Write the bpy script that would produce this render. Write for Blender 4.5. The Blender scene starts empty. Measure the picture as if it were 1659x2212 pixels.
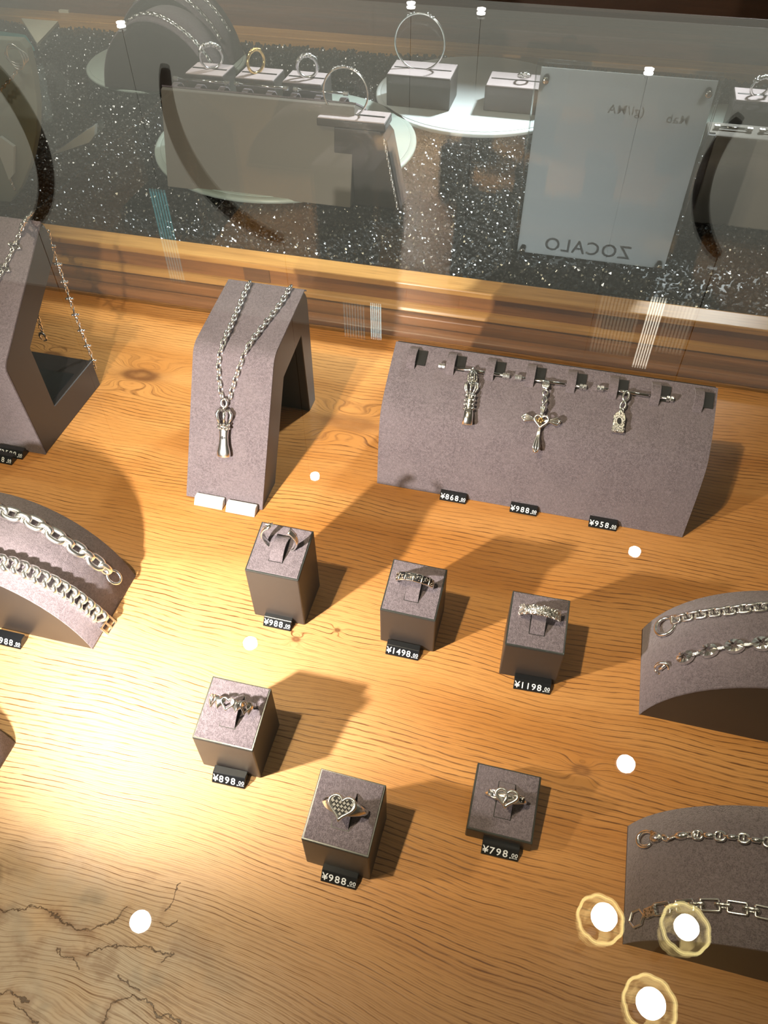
import bpy, bmesh, math, random
from mathutils import Vector, Matrix, Euler
random.seed(7)
C = bpy.context.scene.collection
R_ = math.radians
# ------------------------------------------------------------------ camera
PITCH, ROLL, FPX, CH = 0.83869781, -0.0096038, 1665.198, 0.48666782
YAW = R_(-14.6)
_rz = Matrix.Rotation(-YAW, 3, 'Z')
FW = Vector((0, math.cos(PITCH), -math.sin(PITCH)))
_up = Vector((0, math.sin(PITCH), math.cos(PITCH))); _rt = Vector((1, 0, 0))
CR = _rz @ (math.cos(ROLL)*_rt + math.sin(ROLL)*_up)
CU = _rz @ (-math.sin(ROLL)*_rt + math.cos(ROLL)*_up)
FW = _rz @ FW
CO = Vector((0, 0, CH))
cd = bpy.data.cameras.new('camera'); cam = bpy.data.objects.new('camera', cd); C.objects.link(cam)
m4 = Matrix((CR, CU, -FW)).transposed().to_4x4(); m4.translation = CO
cam.matrix_world = m4
cd.sensor_fit = 'VERTICAL'; cd.sensor_height = 36; cd.sensor_width = 27
cd.lens = 36*FPX/2212; cd.clip_start = 0.01; cd.clip_end = 60
cd.dof.use_dof = False
bpy.context.scene.camera = cam
# ------------------------------------------------------------------ view, world, light
sc = bpy.context.scene
sc.view_settings.view_transform = 'Standard'; sc.view_settings.look = 'None'
sc.view_settings.gamma = 1; sc.view_settings.use_curve_mapping = False
sc.view_settings.exposure = 0.10
w = bpy.data.worlds.new('world'); sc.world = w; w.use_nodes = True
w.node_tree.nodes['Background'].inputs[0].default_value = (1.0, 0.99, 0.82, 1)
w.node_tree.nodes['Background'].inputs[1].default_value = 0.34
def spot(name, loc, aim, power, col, rad, deg, blend=0.5):
    d = bpy.data.lights.new(name, 'SPOT'); d.energy = power; d.color = col
    d.shadow_soft_size = rad; d.spot_size = R_(deg); d.spot_blend = blend
    o = bpy.data.objects.new(name, d); C.objects.link(o); o.location = loc
    o.rotation_euler = (Vector(aim)-Vector(loc)).to_track_quat('-Z', 'Y').to_euler()
    return o
KEY = Vector((-0.295, 0.077, 0.204)); KEY_AIM = Vector((-0.175, 0.42, 0.0))
spot('key_lamp', KEY, KEY_AIM, 18.5, (1.0, 0.92, 0.84), 0.007, 108, 1.0)
spot('warm_lamp', (-0.39, 0.0, 1.05), (-0.15, 0.38, 0), 36, (1.0, 0.82, 0.56), 0.012, 66, 1.0)
spot('warm_lamp', (-0.62, -0.22, 1.6), (-0.10, 0.46, 0), 21, (1.0, 0.82, 0.56), 0.02, 44, 1.0)
spot('daylight_lamp', (0.55, 2.05, 1.50), (-0.12, 1.02, 0.05), 460, (0.90, 0.97, 1.0), 0.10, 25, 0.7)
spot('bay_fill', (-0.75, 0.3, 1.30), (-0.66, 1.22, 0.05), 75, (1.0, 0.93, 0.80), 0.05, 34, 0.8)  # added spot without a fixture, brightens the far bracelet stands
# ------------------------------------------------------------------ geometry helpers
def ray(px, py):
    return FW + CR*((px-829.5)/FPX) - CU*((py-1106)/FPX)
def P(px, py, z=0.0):
    d = ray(px, py); return CO + d*((z-CH)/d.z)
def AY(px, py, Y):
    d = ray(px, py); return CO + d*(Y/d.y)
def AX(px, py, X):
    d = ray(px, py); return CO + d*(X/d.x)
def onsurf(px, py, height, t0=0.2, t1=1.6, lift=0.0):
    """first point of the pixel's ray below z = height(x, y)"""
    d = ray(px, py); n = 500; prev = t0
    for i in range(1, n+1):
        t = t0+(t1-t0)*i/n; q = CO+d*t
        if q.z < height(q.x, q.y):
            a, b = prev, t
            for _ in range(25):
                m = (a+b)/2; q = CO+d*m
                if q.z < height(q.x, q.y): b = m
                else: a = m
            return CO+d*b+Vector((0, 0, lift))
        prev = t
    return P(px, py)
def obj(name, bm, mat, parent=None, smooth=False, recalc=True):
    if recalc: bmesh.ops.recalc_face_normals(bm, faces=bm.faces[:])
    me = bpy.data.meshes.new(name); bm.to_mesh(me); bm.free()
    if mat: me.materials.append(mat)
    if smooth:
        for p_ in me.polygons: p_.use_smooth = True
    o = bpy.data.objects.new(name, me); C.objects.link(o)
    if parent: o.parent = parent
    return o
def tag(o, label=None, cat=None, group=None, kind=None):
    if label: o['label'] = label
    if cat: o['category'] = cat
    if group: o['group'] = group
    if kind: o['kind'] = kind
    return o
def thing(name, label, cat, loc=(0, 0, 0), rotz=0, group=None):
    o = bpy.data.objects.new(name, None); C.objects.link(o); o.location = loc
    o.rotation_euler = (0, 0, rotz); o.empty_display_size = 0.01
    return tag(o, label, cat, group)
def local(o, bm):
    """put world-space geometry into the frame of the (unrotated) empty o"""
    bmesh.ops.translate(bm, verts=bm.verts[:], vec=-Vector(o.location)); return bm
def box(bm, x0, x1, y0, y1, z0, z1, bev=0.0, M=None, seg=2):
    vs = [bm.verts.new((x, y, z)) for x in (x0, x1) for y in (y0, y1) for z in (z0, z1)]
    fs = [(0,1,3,2),(4,6,7,5),(0,4,5,1),(2,3,7,6),(0,2,6,4),(1,5,7,3)]
    F = [bm.faces.new([vs[i] for i in f]) for f in fs]
    if bev:
        es = list({e for f in F for e in f.edges})
        r = bmesh.ops.bevel(bm, geom=es, offset=bev, segments=seg, affect='EDGES', profile=0.5)
        vs = list({v for f in r['faces'] for v in f.verts} | {v for v in vs if v.is_valid})
    if M: bmesh.ops.transform(bm, matrix=M, verts=vs)
    return vs
def prism(bm, prof, a, b, axis='x', bev=0.0, seg=2):
    """extrude a 2-D profile [(u, v)...] along an axis from a to b; u,v are the other two axes"""
    def mk(u, v, t):
        return (t, u, v) if axis == 'x' else ((u, t, v) if axis == 'y' else (u, v, t))
    A = [bm.verts.new(mk(u, v, a)) for u, v in prof]; B = [bm.verts.new(mk(u, v, b)) for u, v in prof]
    n = len(prof); F = [bm.faces.new(A), bm.faces.new(B[::-1])]
    for i in range(n): F.append(bm.faces.new((A[i], A[(i+1) % n], B[(i+1) % n], B[i])))
    bmesh.ops.recalc_face_normals(bm, faces=F)
    if bev:
        es = list({e for f in F for e in f.edges if e.calc_face_angle(0) > 0.4})
        bmesh.ops.bevel(bm, geom=es, offset=bev, segments=seg, affect='EDGES', profile=0.5, clamp_overlap=True)
def tube(bm, pts, r, n=8, closed=False, flat=1.0):
    pts = [Vector(p) for p in pts]; N = len(pts); rings = []
    rs = r if isinstance(r, (list, tuple)) else [r]*N
    up = None
    for i, p in enumerate(pts):
        a = pts[(i-1) % N] if (closed or i) else pts[i]
        b = pts[(i+1) % N] if (closed or i < N-1) else pts[i]
        t = (b-a).normalized()
        if up is None:
            up = t.orthogonal().normalized()
        up = (up-t*up.dot(t)).normalized(); s = t.cross(up)
        rings.append([bm.verts.new(p+rs[i]*(up*math.cos(k*2*math.pi/n)+s*math.sin(k*2*math.pi/n)*flat)) for k in range(n)])
    for i in range(N if closed else N-1):
        A, B = rings[i], rings[(i+1) % N]
        off = 0
        if closed and i == N-1:   # best match to avoid a twist
            off = min(range(n), key=lambda o: (A[0].co-B[o].co).length)
        for k in range(n): bm.faces.new((A[k], A[(k+1) % n], B[(k+1+off) % n], B[(k+off) % n]))
    if not closed:
        bm.faces.new(rings[0][::-1]); bm.faces.new(rings[-1])
def sph(bm, c, r, sx=1, sy=1, sz=1, M=None, u=10, v=7):
    Mt = Matrix.Translation(c) @ (M or Matrix.Identity(4)) @ Matrix.Diagonal((sx, sy, sz, 1))
    bmesh.ops.create_uvsphere(bm, u_segments=u, v_segments=v, radius=r, matrix=Mt)
def lathe(bm, prof, n=24, M=None):
    rings = []
    for r, z in prof:
        rings.append([bm.verts.new((r*math.cos(k*2*math.pi/n), r*math.sin(k*2*math.pi/n), z)) for k in range(n)])
    for A, B in zip(rings, rings[1:]):
        for k in range(n): bm.faces.new((A[k], A[(k+1) % n], B[(k+1) % n], B[k]))
    bm.faces.new(rings[0][::-1]); bm.faces.new(rings[-1])
    if M: bmesh.ops.transform(bm, matrix=M, verts=[v for r_ in rings for v in r_])
NB = bmesh.new
# ------------------------------------------------------------------ materials
class E:
    nt = None
    def __init__(s, k): s.k = k
    def _op(s, op, *o):
        n = E.nt.nodes.new('ShaderNodeMath'); n.operation = op
        for i, q in enumerate((s,)+o):
            if isinstance(q, E): E.nt.links.new(q.k, n.inputs[i])
            else: n.inputs[i].default_value = q
        return E(n.outputs[0])
    def __add__(s, o): return s._op('ADD', o)
    __radd__ = __add__
    def __mul__(s, o): return s._op('MULTIPLY', o)
    __rmul__ = __mul__
    def __sub__(s, o): return s._op('SUBTRACT', o)
    def __rsub__(s, o): return (s*-1.0)._op('ADD', o)
    def __truediv__(s, o): return s._op('DIVIDE', o)
    def pow(s, o): return s._op('POWER', o)
    def exp(s): return s._op('EXPONENT')
    def abs(s): return s._op('ABSOLUTE')
    def sin(s): return s._op('SINE')
    def sqrt(s): return s._op('SQRT')
    def sat(s):
        r = s._op('ADD', 0.0); r.k.node.use_clamp = True; return r
    def step(s, a, b):
        n = E.nt.nodes.new('ShaderNodeMapRange'); n.interpolation_type = 'SMOOTHSTEP'
        E.nt.links.new(s.k, n.inputs[0]); n.inputs[1].default_value = a; n.inputs[2].default_value = b
        return E(n.outputs[0])
def mat(name, col=(.5, .5, .5), rough=.5, metal=0, spec=.5, **kw):
    m = bpy.data.materials.new(name); m.use_nodes = True; nt = m.node_tree; E.nt = nt
    b = nt.nodes['Principled BSDF']; b.inputs['Base Color'].default_value = (*col, 1)
    b.inputs['Roughness'].default_value = rough; b.inputs['Metallic'].default_value = metal
    b.inputs['Specular IOR Level'].default_value = spec
    for k, v in kw.items(): b.inputs[k.replace('_', ' ')].default_value = v
    return m, nt, b
def coords(nt):
    n = nt.nodes.new('ShaderNodeTexCoord'); s = nt.nodes.new('ShaderNodeSeparateXYZ')
    nt.links.new(n.outputs['Object'], s.inputs[0]); return n.outputs['Object'], [E(o) for o in s.outputs]
def vec(x, y, z=0.0):
    n = E.nt.nodes.new('ShaderNodeCombineXYZ')
    for i, q in enumerate((x, y, z)):
        if isinstance(q, E): E.nt.links.new(q.k, n.inputs[i])
        else: n.inputs[i].default_value = q
    return n.outputs[0]
def noise(v, scale, detail=3, rough=.5):
    n = E.nt.nodes.new('ShaderNodeTexNoise'); n.inputs['Scale'].default_value = scale
    n.inputs['Detail'].default_value = detail; n.inputs['Roughness'].default_value = rough
    if v is not None: E.nt.links.new(v, n.inputs['Vector'])
    return E(n.outputs[0])
def mix(f, a, b):
    n = E.nt.nodes.new('ShaderNodeMix'); n.data_type = 'RGBA'
    if isinstance(f, E): E.nt.links.new(f.k, n.inputs[0])
    else: n.inputs[0].default_value = f
    for q, i in ((a, 6), (b, 7)):
        if isinstance(q, tuple): n.inputs[i].default_value = (*q, 1)
        else: E.nt.links.new(q, n.inputs[i])
    return n.outputs[2]
def bump(nt, b, h, strength, dist):
    n = nt.nodes.new('ShaderNodeBump'); n.inputs['Strength'].default_value = strength; n.inputs['Distance'].default_value = dist
    nt.links.new(h.k, n.inputs['Height']); nt.links.new(n.outputs[0], b.inputs['Normal'])

CRACKS = [[(0, 1966), (60, 1962), (105, 1960), (122, 1984), (180, 2011), (232, 1997), (276, 1966)], [(350, 2080), (375, 2060), (280, 2041), (205, 2051), (188, 2062)],
          [(356, 1970), (372, 1945), (388, 1908)], [(0, 2152), (20, 2140), (62, 2160)], [(218, 2212), (240, 2172), (282, 2150), (330, 2170), (345, 2192), (400, 2212)],
          [(120, 2055), (160, 2070), (172, 2098)], [(250, 2108), (275, 2122), (300, 2140)], [(34, 2165), (60, 2195), (80, 2212)], [(380, 1992), (360, 2002), (346, 1993)]]
def wood_board():
    m, nt, b = mat('board_wood', rough=.42, spec=.35)
    co, (x, y, z) = coords(nt)
    n1 = noise(vec(x*2.2, y*3.0), 1.6, 2); n2 = noise(vec(x*7, y*14), 2.0, 3)
    yy = y + (n1-0.5)*0.035 + (n2-0.5)*0.007
    # grain lines are pushed around knots and one big burl
    def knot(cx, cy, sx, sy, amp):
        nonlocal yy
        dx = (x-cx)/sx; dy = (y-cy)/sy
        g = ((dx*dx+dy*dy)*-1.0).exp()
        yy = yy + g*amp*dy
        return g
    kb0 = knot(-0.215, 0.060, 0.090, 0.060, 0.0)
    hx = (x+0.225)/0.15; hy = (y-0.02)/0.115
    yy = yy - ((hx*hx+hy*hy)*-1.0).exp()*0.062
    kb = ((( (x+0.215)/0.095)*((x+0.215)/0.095)+((y-0.055)/0.050)*((y-0.055)/0.050))*-1.0).exp()
    yy = yy + (noise(vec(x*13, y*16), 1.0, 2)-0.5)*kb*0.045
    kc = knot(-0.10, -0.02, 0.10, 0.075, -0.06)
    k1 = knot(-0.395, 0.545, 0.034, 0.016, 0.055)
    k2 = knot(-0.50, 0.555, 0.018, 0.008, 0.03)
    k3 = knot(-0.17, 0.525, 0.045, 0.018, 0.05)
    k4 = knot(-0.1425, 0.285, 0.006, 0.004, 0.012)
    k5 = knot(0.07, 0.235, 0.010, 0.006, 0.015)
    k6 = knot(-0.085, 0.178, 0.006, 0.004, 0.014)
    k7 = knot(-0.115, 0.30, 0.004, 0.003, 0.01)
    wob = noise(vec(x*11, y*60), 1.0, 4, .6); fine = noise(vec(x*60, yy*900), 1.0, 3, .65)
    ph = yy*1500.0 + (wob-0.5)*5.0
    band = ph.sin()*0.5+0.5
    ph2 = yy*4300.0 + (wob-0.5)*16.0 + x*8.0
    band2 = ph2.sin()*0.5+0.5
    pores = (band.pow(8.0))*(fine.step(.30, .60))
    pores2 = (band2.pow(4.0))*(fine.step(.35, .68))
    big = noise(vec(x*1.5, yy*10), 2.2, 3)
    lowg = noise(vec(x*3, y*3), 1.3, 2).step(.35, .65)
    c0 = mix(big.step(.30, .70), (0.48, 0.195, 0.042), (0.62, 0.295, 0.088))
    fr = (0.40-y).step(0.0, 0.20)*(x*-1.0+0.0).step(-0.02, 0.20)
    c0 = mix(fr, c0, (0.66, 0.41, 0.20))                      # paler sapwood by the burl, widened to paint in the key lamp's glare
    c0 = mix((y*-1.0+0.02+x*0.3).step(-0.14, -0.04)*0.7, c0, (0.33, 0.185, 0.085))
    mott = noise(vec(x*20, y*20), 1.5, 4)
    bur = (kb*1.5).sat()*(mott.step(.28, .72)*0.6+0.4)
    c0 = mix((bur*1.2).sat()*0.9, c0, (0.50, 0.40, 0.31))
    c0 = mix((kb*1.6).sat()*noise(vec(x*22+9.0, y*30), 1.4, 5, .6).step(.52, .66)*0.55, c0, (0.26, 0.15, 0.085))
    bl = (noise(vec(x*9, y*11), 2.3, 3).step(.56, .70))*((kb*1.4).sat())
    c0 = mix(bl*0.6, c0, (0.17, 0.155, 0.13))
    strong = (noise(vec(x*2.5+3.0, yy*16), 1.6, 3)).step(.35, .65)
    lineamt = (pores*(strong*0.7+0.3) + pores2*0.45)
    c1 = mix((lineamt*(1.05-bur*0.65)).sat(), c0, (0.155, 0.055, 0.014))
    for k, a in ((k1, .9), (k2, .8), (k3, .45), (k4, .9), (k5, .6), (k6, .9), (k7, .9)):
        ring = (k*9.0+(noise(vec(x*80, y*80), 1.0, 3)-.5)*3.5).sin()*0.5+0.5
        c1 = mix(k.step(.25, .85)*a*(ring*0.7+0.3), c1, (0.16, 0.060, 0.018))
    # dark open cracks through the burl
    wx = x + (noise(vec(x*110, y*110), 1.0, 4, .65)-0.5)*0.010; wy = y + (noise(vec(x*110+7.0, y*110), 1.0, 4, .65)-0.5)*0.010
    best = None
    for line in CRACKS:
        pts = [P(*q) for q in line]
        for k, (p, q) in enumerate(zip(pts, pts[1:])):
            dx, dy = q.x-p.x, q.y-p.y; L2 = dx*dx+dy*dy
            h = ((wx-p.x)*dx+(wy-p.y)*dy)*(1/L2); h = h.sat()
            ex = wx-p.x-h*dx; ey = wy-p.y-h*dy; d = ex*ex+ey*ey
            best = d if best is None else best._op('MINIMUM', d)
    dist = best.sqrt()
    crack = (dist*-1.0+0.00055).step(0.0, 0.0004)*(noise(vec(x*160, y*160), 1.0, 2).step(.30, .46)*.5+.5)
    halo = (dist*-1.0+0.005).step(0.0, 0.005)*noise(vec(x*50, y*50), 1.0, 3).step(.40, .62)
    c1 = mix(halo*0.5, c1, (0.20, 0.085, 0.030))
    c1 = mix((crack*0.92).sat(), c1, (0.075, 0.035, 0.015))
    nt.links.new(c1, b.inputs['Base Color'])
    bump(nt, b, (lineamt*-1.0+crack*-2.0), .35, .0006)
    b.inputs['Coat Weight'].default_value = .12; b.inputs['Coat Roughness'].default_value = .3
    return m
def wood_trim(name, a, bcol, rough=.35):
    m, nt, b = mat(name, rough=rough, spec=.4)
    co, (x, y, z) = coords(nt)
    n = noise(vec(x*4, y*60, z*60), 2.0, 4, .6); g = noise(vec(x*10, y*300, z*300), 1.5, 3)
    c = mix(n.step(.3, .7), a, bcol)
    c = mix(g.step(.5, .8)*0.5, c, tuple(q*.35 for q in a))
    nt.links.new(c, b.inputs['Base Color']); return m
def suede():
    m, nt, b = mat('suede', rough=.95, spec=.12)
    co, (x, y, z) = coords(nt)
    f = noise(co, 1500, 2, .7); g = noise(co, 500, 3, .7); h = noise(co, 38, 2)
    t = (f*0.6+g*0.4).step(.38, .62)
    c = mix(t, (0.105, 0.084, 0.094), (0.215, 0.178, 0.195))
    c = mix(h.step(.42, .62)*0.25, c, (0.205, 0.170, 0.182))
    nt.links.new(c, b.inputs['Base Color'])
    b.inputs['Sheen Weight'].default_value = .35; b.inputs['Sheen Roughness'].default_value = .5
    b.inputs['Sheen Tint'].default_value = (.85, .78, .82, 1)
    bump(nt, b, t, .55, .0004); return m
def silver(name, col=(.90, .89, .87), rough=.22, ox=0.0):
    m, nt, b = mat(name, col, rough, 1.0)
    if ox:
        co, (x, y, z) = coords(nt); n = noise(co, 900, 3, .6)
        nt.links.new(mix(n.step(.5, .58)*ox, col, (.07, .07, .07)), b.inputs['Base Color'])
        bump(nt, b, n, .6, .0006)
    return m
def clear(name, tint=(1, 1, 1), f0=0.04, gl=(1, 1, 1), body=0.0):
    """clear sheet: straight transmission plus a mirror reflection that grows towards grazing"""
    m = bpy.data.materials.new(name); m.use_nodes = True; nt = m.node_tree; nt.nodes.clear(); E.nt = nt
    o = nt.nodes.new('ShaderNodeOutputMaterial'); t = nt.nodes.new('ShaderNodeBsdfTransparent'); t.inputs[0].default_value = (*tint, 1)
    g = nt.nodes.new('ShaderNodeBsdfGlossy'); g.inputs['Roughness'].default_value = 0.0; g.inputs[0].default_value = (*gl, 1)
    lw = nt.nodes.new('ShaderNodeLayerWeight'); lw.inputs[0].default_value = .5
    # Facing at blend .5 is 1-cos
    f = E(lw.outputs['Facing']).pow(5.0)*(1-f0)+f0
    mx = nt.nodes.new('ShaderNodeMixShader'); nt.links.new(f.k, mx.inputs[0])
    nt.links.new(t.outputs[0], mx.inputs[1]); nt.links.new(g.outputs[0], mx.inputs[2])
    nt.links.new(mx.outputs[0], o.inputs[0]); return m
def emit(name, col, s):
    m = bpy.data.materials.new(name); m.use_nodes = True; nt = m.node_tree; nt.nodes.clear()
    o = nt.nodes.new('ShaderNodeOutputMaterial'); e = nt.nodes.new('ShaderNodeEmission')
    e.inputs[0].default_value = (*col, 1); e.inputs[1].default_value = s; nt.links.new(e.outputs[0], o.inputs[0]); return m
M_board = wood_board()
M_trim = wood_trim('trim_wood', (0.20, 0.075, 0.022), (0.31, 0.12, 0.035))
M_edge = wood_trim('edge_wood', (0.42, 0.20, 0.050), (0.56, 0.29, 0.08), .3)
M_dark = wood_trim('dark_wood', (0.10, 0.040, 0.018), (0.16, 0.065, 0.028), .4)
M_suede = suede()
M_pu = mat('dark_leatherette', (0.033, 0.027, 0.025), .40, spec=.55)[0]
M_puedge = mat('leatherette_rim', (0.030, 0.034, 0.032), .24, spec=.8)[0]
M_black = mat('black_plastic', (0.010, 0.011, 0.013), .18, spec=.6)[0]
M_glare = mat('painted_glare_plastic', (0.55, 0.56, 0.56), .25, spec=.6)[0]  # glare painted as pale grey on two tags of black plastic
M_ink = mat('white_print', (0.82, 0.86, 0.88), .6)[0]
M_grey = mat('grey_print', (0.25, 0.26, 0.28), .6)[0]
M_silver = silver('polished_silver')
M_bright = silver('bright_silver', (.96, .95, .93), .27)
M_ox = silver('oxidised_silver', (.88, .87, .84), .25, .8)
M_gold = silver('gold_plate', (.85, .60, .22), .2)
M_recess = mat('blackened_recess', (.008, .008, .009), .4)[0]
M_chrome = silver('rod_steel', (.70, .69, .67), .1)
M_glass = clear('pane_glass', (.985, .995, .99))
M_acr = clear('clear_acrylic', (.965, .975, .975), .05)
M_paper = mat('sheet_paper', (.80, .80, .80), .55)[0]
def _translucent(m, col, k):
    nt = m.node_tree; o = nt.nodes['Material Output']; t = nt.nodes.new('ShaderNodeBsdfTranslucent'); t.inputs[0].default_value = (*col, 1)
    mx = nt.nodes.new('ShaderNodeMixShader'); mx.inputs[0].default_value = k
    nt.links.new(nt.nodes['Principled BSDF'].outputs[0], mx.inputs[1]); nt.links.new(t.outputs[0], mx.inputs[2]); nt.links.new(mx.outputs[0], o.inputs[0])
_translucent(M_paper, (.86, .85, .84), .45)
M_faint = mat('faint_print', (.72, .73, .75), .6)[0]; _translucent(M_faint, (.80, .79, .79), .45)
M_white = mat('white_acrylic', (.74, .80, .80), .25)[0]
M_cream = mat('cream_card', (.62, .60, .48), .6)[0]
M_bust = mat('pale_linen', (.33, .35, .28), .8)[0]
M_bust2 = mat('dusky_linen', (.150, .130, .105), .75)[0]
M_hoop = mat('dark_metal', (.02, .015, .012), .5)[0]
M_ceil = mat('ceiling_paint', (.55, .52, .47), .9)[0]
M_lamp = emit('lamp_glow', (1.0, .97, .90), 70)
M_lamph = emit('shade_glow', (1.0, .80, .32), 9)
M_tube = emit('daylit_tube', (.75, 1.0, .98), 5.0)
M_tubew = emit('warm_tube', (1.0, .93, .75), 5.0)
M_teal = mat('teal_card', (.06, .22, .22), .5)[0]

# ================================================================== SETTING
YG = 0.664                                                # back pane of the case
case = thing('display_case', 'wooden jewellery display case with a clear glass top and a glass back pane', 'display case', (0, 0, 0))
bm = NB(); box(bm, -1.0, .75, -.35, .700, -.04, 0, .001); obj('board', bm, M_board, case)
bm = NB(); box(bm, -1.0, .75, -.35, YG+.006, .342, .348); tag(obj('top_pane', bm, M_glass, case), 'clear glass top pane')
bm = NB(); box(bm, -1.0, .75, YG, YG+.006, .0, .342); tag(obj('back_pane', bm, M_glass, case), 'clear upright glass back pane')
bm = NB(); prism(bm, [(YG+.0065, .0), (YG+.0065, .006), (YG+.011, .009), (YG+.017, .009), (YG+.017, .0)], -1.0, .75, 'x', .0012); obj('moulding', bm, M_trim, case)
# the raised bay behind it
bay = thing('window_bay', 'raised wooden bay with stepped front moulding holding the black gravel', 'display bay', (0, .70, 0))
def bpart(name, prof, m, bev=.0015):
    bm = NB(); prism(bm, prof, -1.5, 1.0, 'x', bev); return obj(name, local(bay, bm), m, bay)
bpart('lower_step', [(.684, .0), (.684, .018), (.694, .018), (.694, .0)], M_trim)
bpart('step_moulding', [(.694, .018), (.688, .021), (.690, .025), (.694, .027), (.70, .027), (.70, .018)], M_edge, .001)
bpart('riser', [(.694, .0), (.697, .027), (.697, .046), (.712, .046), (.712, .0)], M_trim)
bpart('front_lip', [(.690, .046), (.690, .053), (.712, .055), (.714, .053), (.714, .046)], M_edge)
bpart('bed_panel', [(.712, .0), (.712, .042), (1.44, .042), (1.44, .0)], M_trim, 0)
bpart('back_lip', [(1.36, .042), (1.36, .062), (1.40, .062), (1.40, .042)], M_edge)
bpart('back_step', [(1.40, .042), (1.40, .085), (1.415, .092), (1.50, .092), (1.50, .0), (1.44, .0), (1.44, .042)], M_dark)
bpart('back_panel', [(1.50, .0), (1.50, .60), (1.53, .60), (1.53, .0)], M_dark)
for xx in (-1.1, -.72, -.335, .05, .43, .78):      # vertical seams of the riser's boards
    bm = NB(); box(bm, xx-.002, xx+.028, .6955, .6975, .0275, .0455, .0005); obj('riser_block', local(bay, bm), M_dark, bay)
# gravel bed: stones instanced over a sheet
def gravel():
    m, nt, b = mat('black_gravel', (.014, .014, .013), .24, spec=.9)
    nt2 = nt
    bm = NB(); bmesh.ops.create_grid(bm, x_segments=40, y_segments=16, size=.5)
    for v in bm.verts:
        v.co.x = -1.45+(v.co.x+.5)*2.4; v.co.y = .722+(v.co.y+.5)*.655
        v.co.z = .047+.0035*math.sin(v.co.x*31)*math.sin(v.co.y*27)
        if v.co.y > 1.36: v.co.y = 1.366
    for v in bm.verts:
        if v.co.y > 1.30: v.co.y += .012*math.sin(v.co.x*17)
        if v.co.y < .73: v.co.y += .005*math.sin(v.co.x*23)
    bs = NB(); bmesh.ops.create_icosphere(bs, subdivisions=1, radius=.5)
    for v in bs.verts: v.co = Vector((v.co.x*1.25, v.co.y*.95, v.co.z*.7))*random.uniform(.85, 1.1)
    me = bpy.data.meshes.new('gravel_stone'); bs.to_mesh(me); bs.free(); me.materials.append(m)
    st = bpy.data.objects.new('gravel_stone', me)           # the source shape, not linked to the scene
    o = obj('black_gravel', bm, m)
    tag(o, 'bed of small glossy black gravel filling the bay behind the glass', 'gravel', kind='stuff')
    g = bpy.data.node_groups.new('gravel_bed', 'GeometryNodeTree')
    g.interface.new_socket('Geometry', in_out='INPUT', socket_type='NodeSocketGeometry')
    g.interface.new_socket('Geometry', in_out='OUTPUT', socket_type='NodeSocketGeometry')
    N = g.nodes.new; L = g.links.new
    gi, go = N('NodeGroupInput'), N('NodeGroupOutput')
    d = N('GeometryNodeDistributePointsOnFaces'); d.inputs['Density'].default_value = 62000
    oi = N('GeometryNodeObjectInfo'); oi.inputs['Object'].default_value = st
    i = N('GeometryNodeInstanceOnPoints'); j = N('GeometryNodeJoinGeometry')
    rr = N('FunctionNodeRandomValue'); rr.data_type = 'FLOAT_VECTOR'; rr.inputs[1].default_value = (6.28, 6.28, 6.28)
    rs = N('FunctionNodeRandomValue'); rs.data_type = 'FLOAT'; rs.inputs[2].default_value = .0036; rs.inputs[3].default_value = .0072
    rz = N('FunctionNodeRandomValue'); rz.data_type = 'FLOAT'; rz.inputs[2].default_value = -.001; rz.inputs[3].default_value = .0045; rz.inputs[8].default_value = 3
    cx = N('ShaderNodeCombineXYZ'); sp = N('GeometryNodeSetPosition')
    L(gi.outputs[0], d.inputs[0]); L(rz.outputs[1], cx.inputs[2]); L(d.outputs[0], sp.inputs[0]); L(cx.outputs[0], sp.inputs['Offset'])
    L(sp.outputs[0], i.inputs['Points']); L(oi.outputs['Geometry'], i.inputs['Instance'])
    L(rr.outputs[0], i.inputs['Rotation']); L(rs.outputs[1], i.inputs['Scale'])
    L(gi.outputs[0], j.inputs[0]); L(i.outputs[0], j.inputs[0]); L(j.outputs[0], go.inputs[0])
    md = o.modifiers.new('stones', 'NODES'); md.node_group = g
gravel()
# the room round the case: ceiling, three walls, the fourth side is the open shop front
def wall(name, x0, x1, y0, y1, z0, z1, m):
    bm = NB(); box(bm, x0, x1, y0, y1, z0, z1); return tag(obj(name, bm, m), kind='structure')
wall('ceiling', -4, 4, -3.2, 3.3, 2.6, 2.7, M_ceil)
wall('wall_left', -4.1, -4, -3.2, 3.3, -.9, 2.6, M_ceil)
wall('wall_right', 4, 4.1, -3.2, 3.3, -.9, 2.6, M_ceil)
wall('wall_front', -4, 4, -3.3, -3.2, -.9, 2.6, M_ceil)
wall('floor', -4, 4, -3.2, 9.5, -1.0, -.9, M_ceil)
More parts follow.
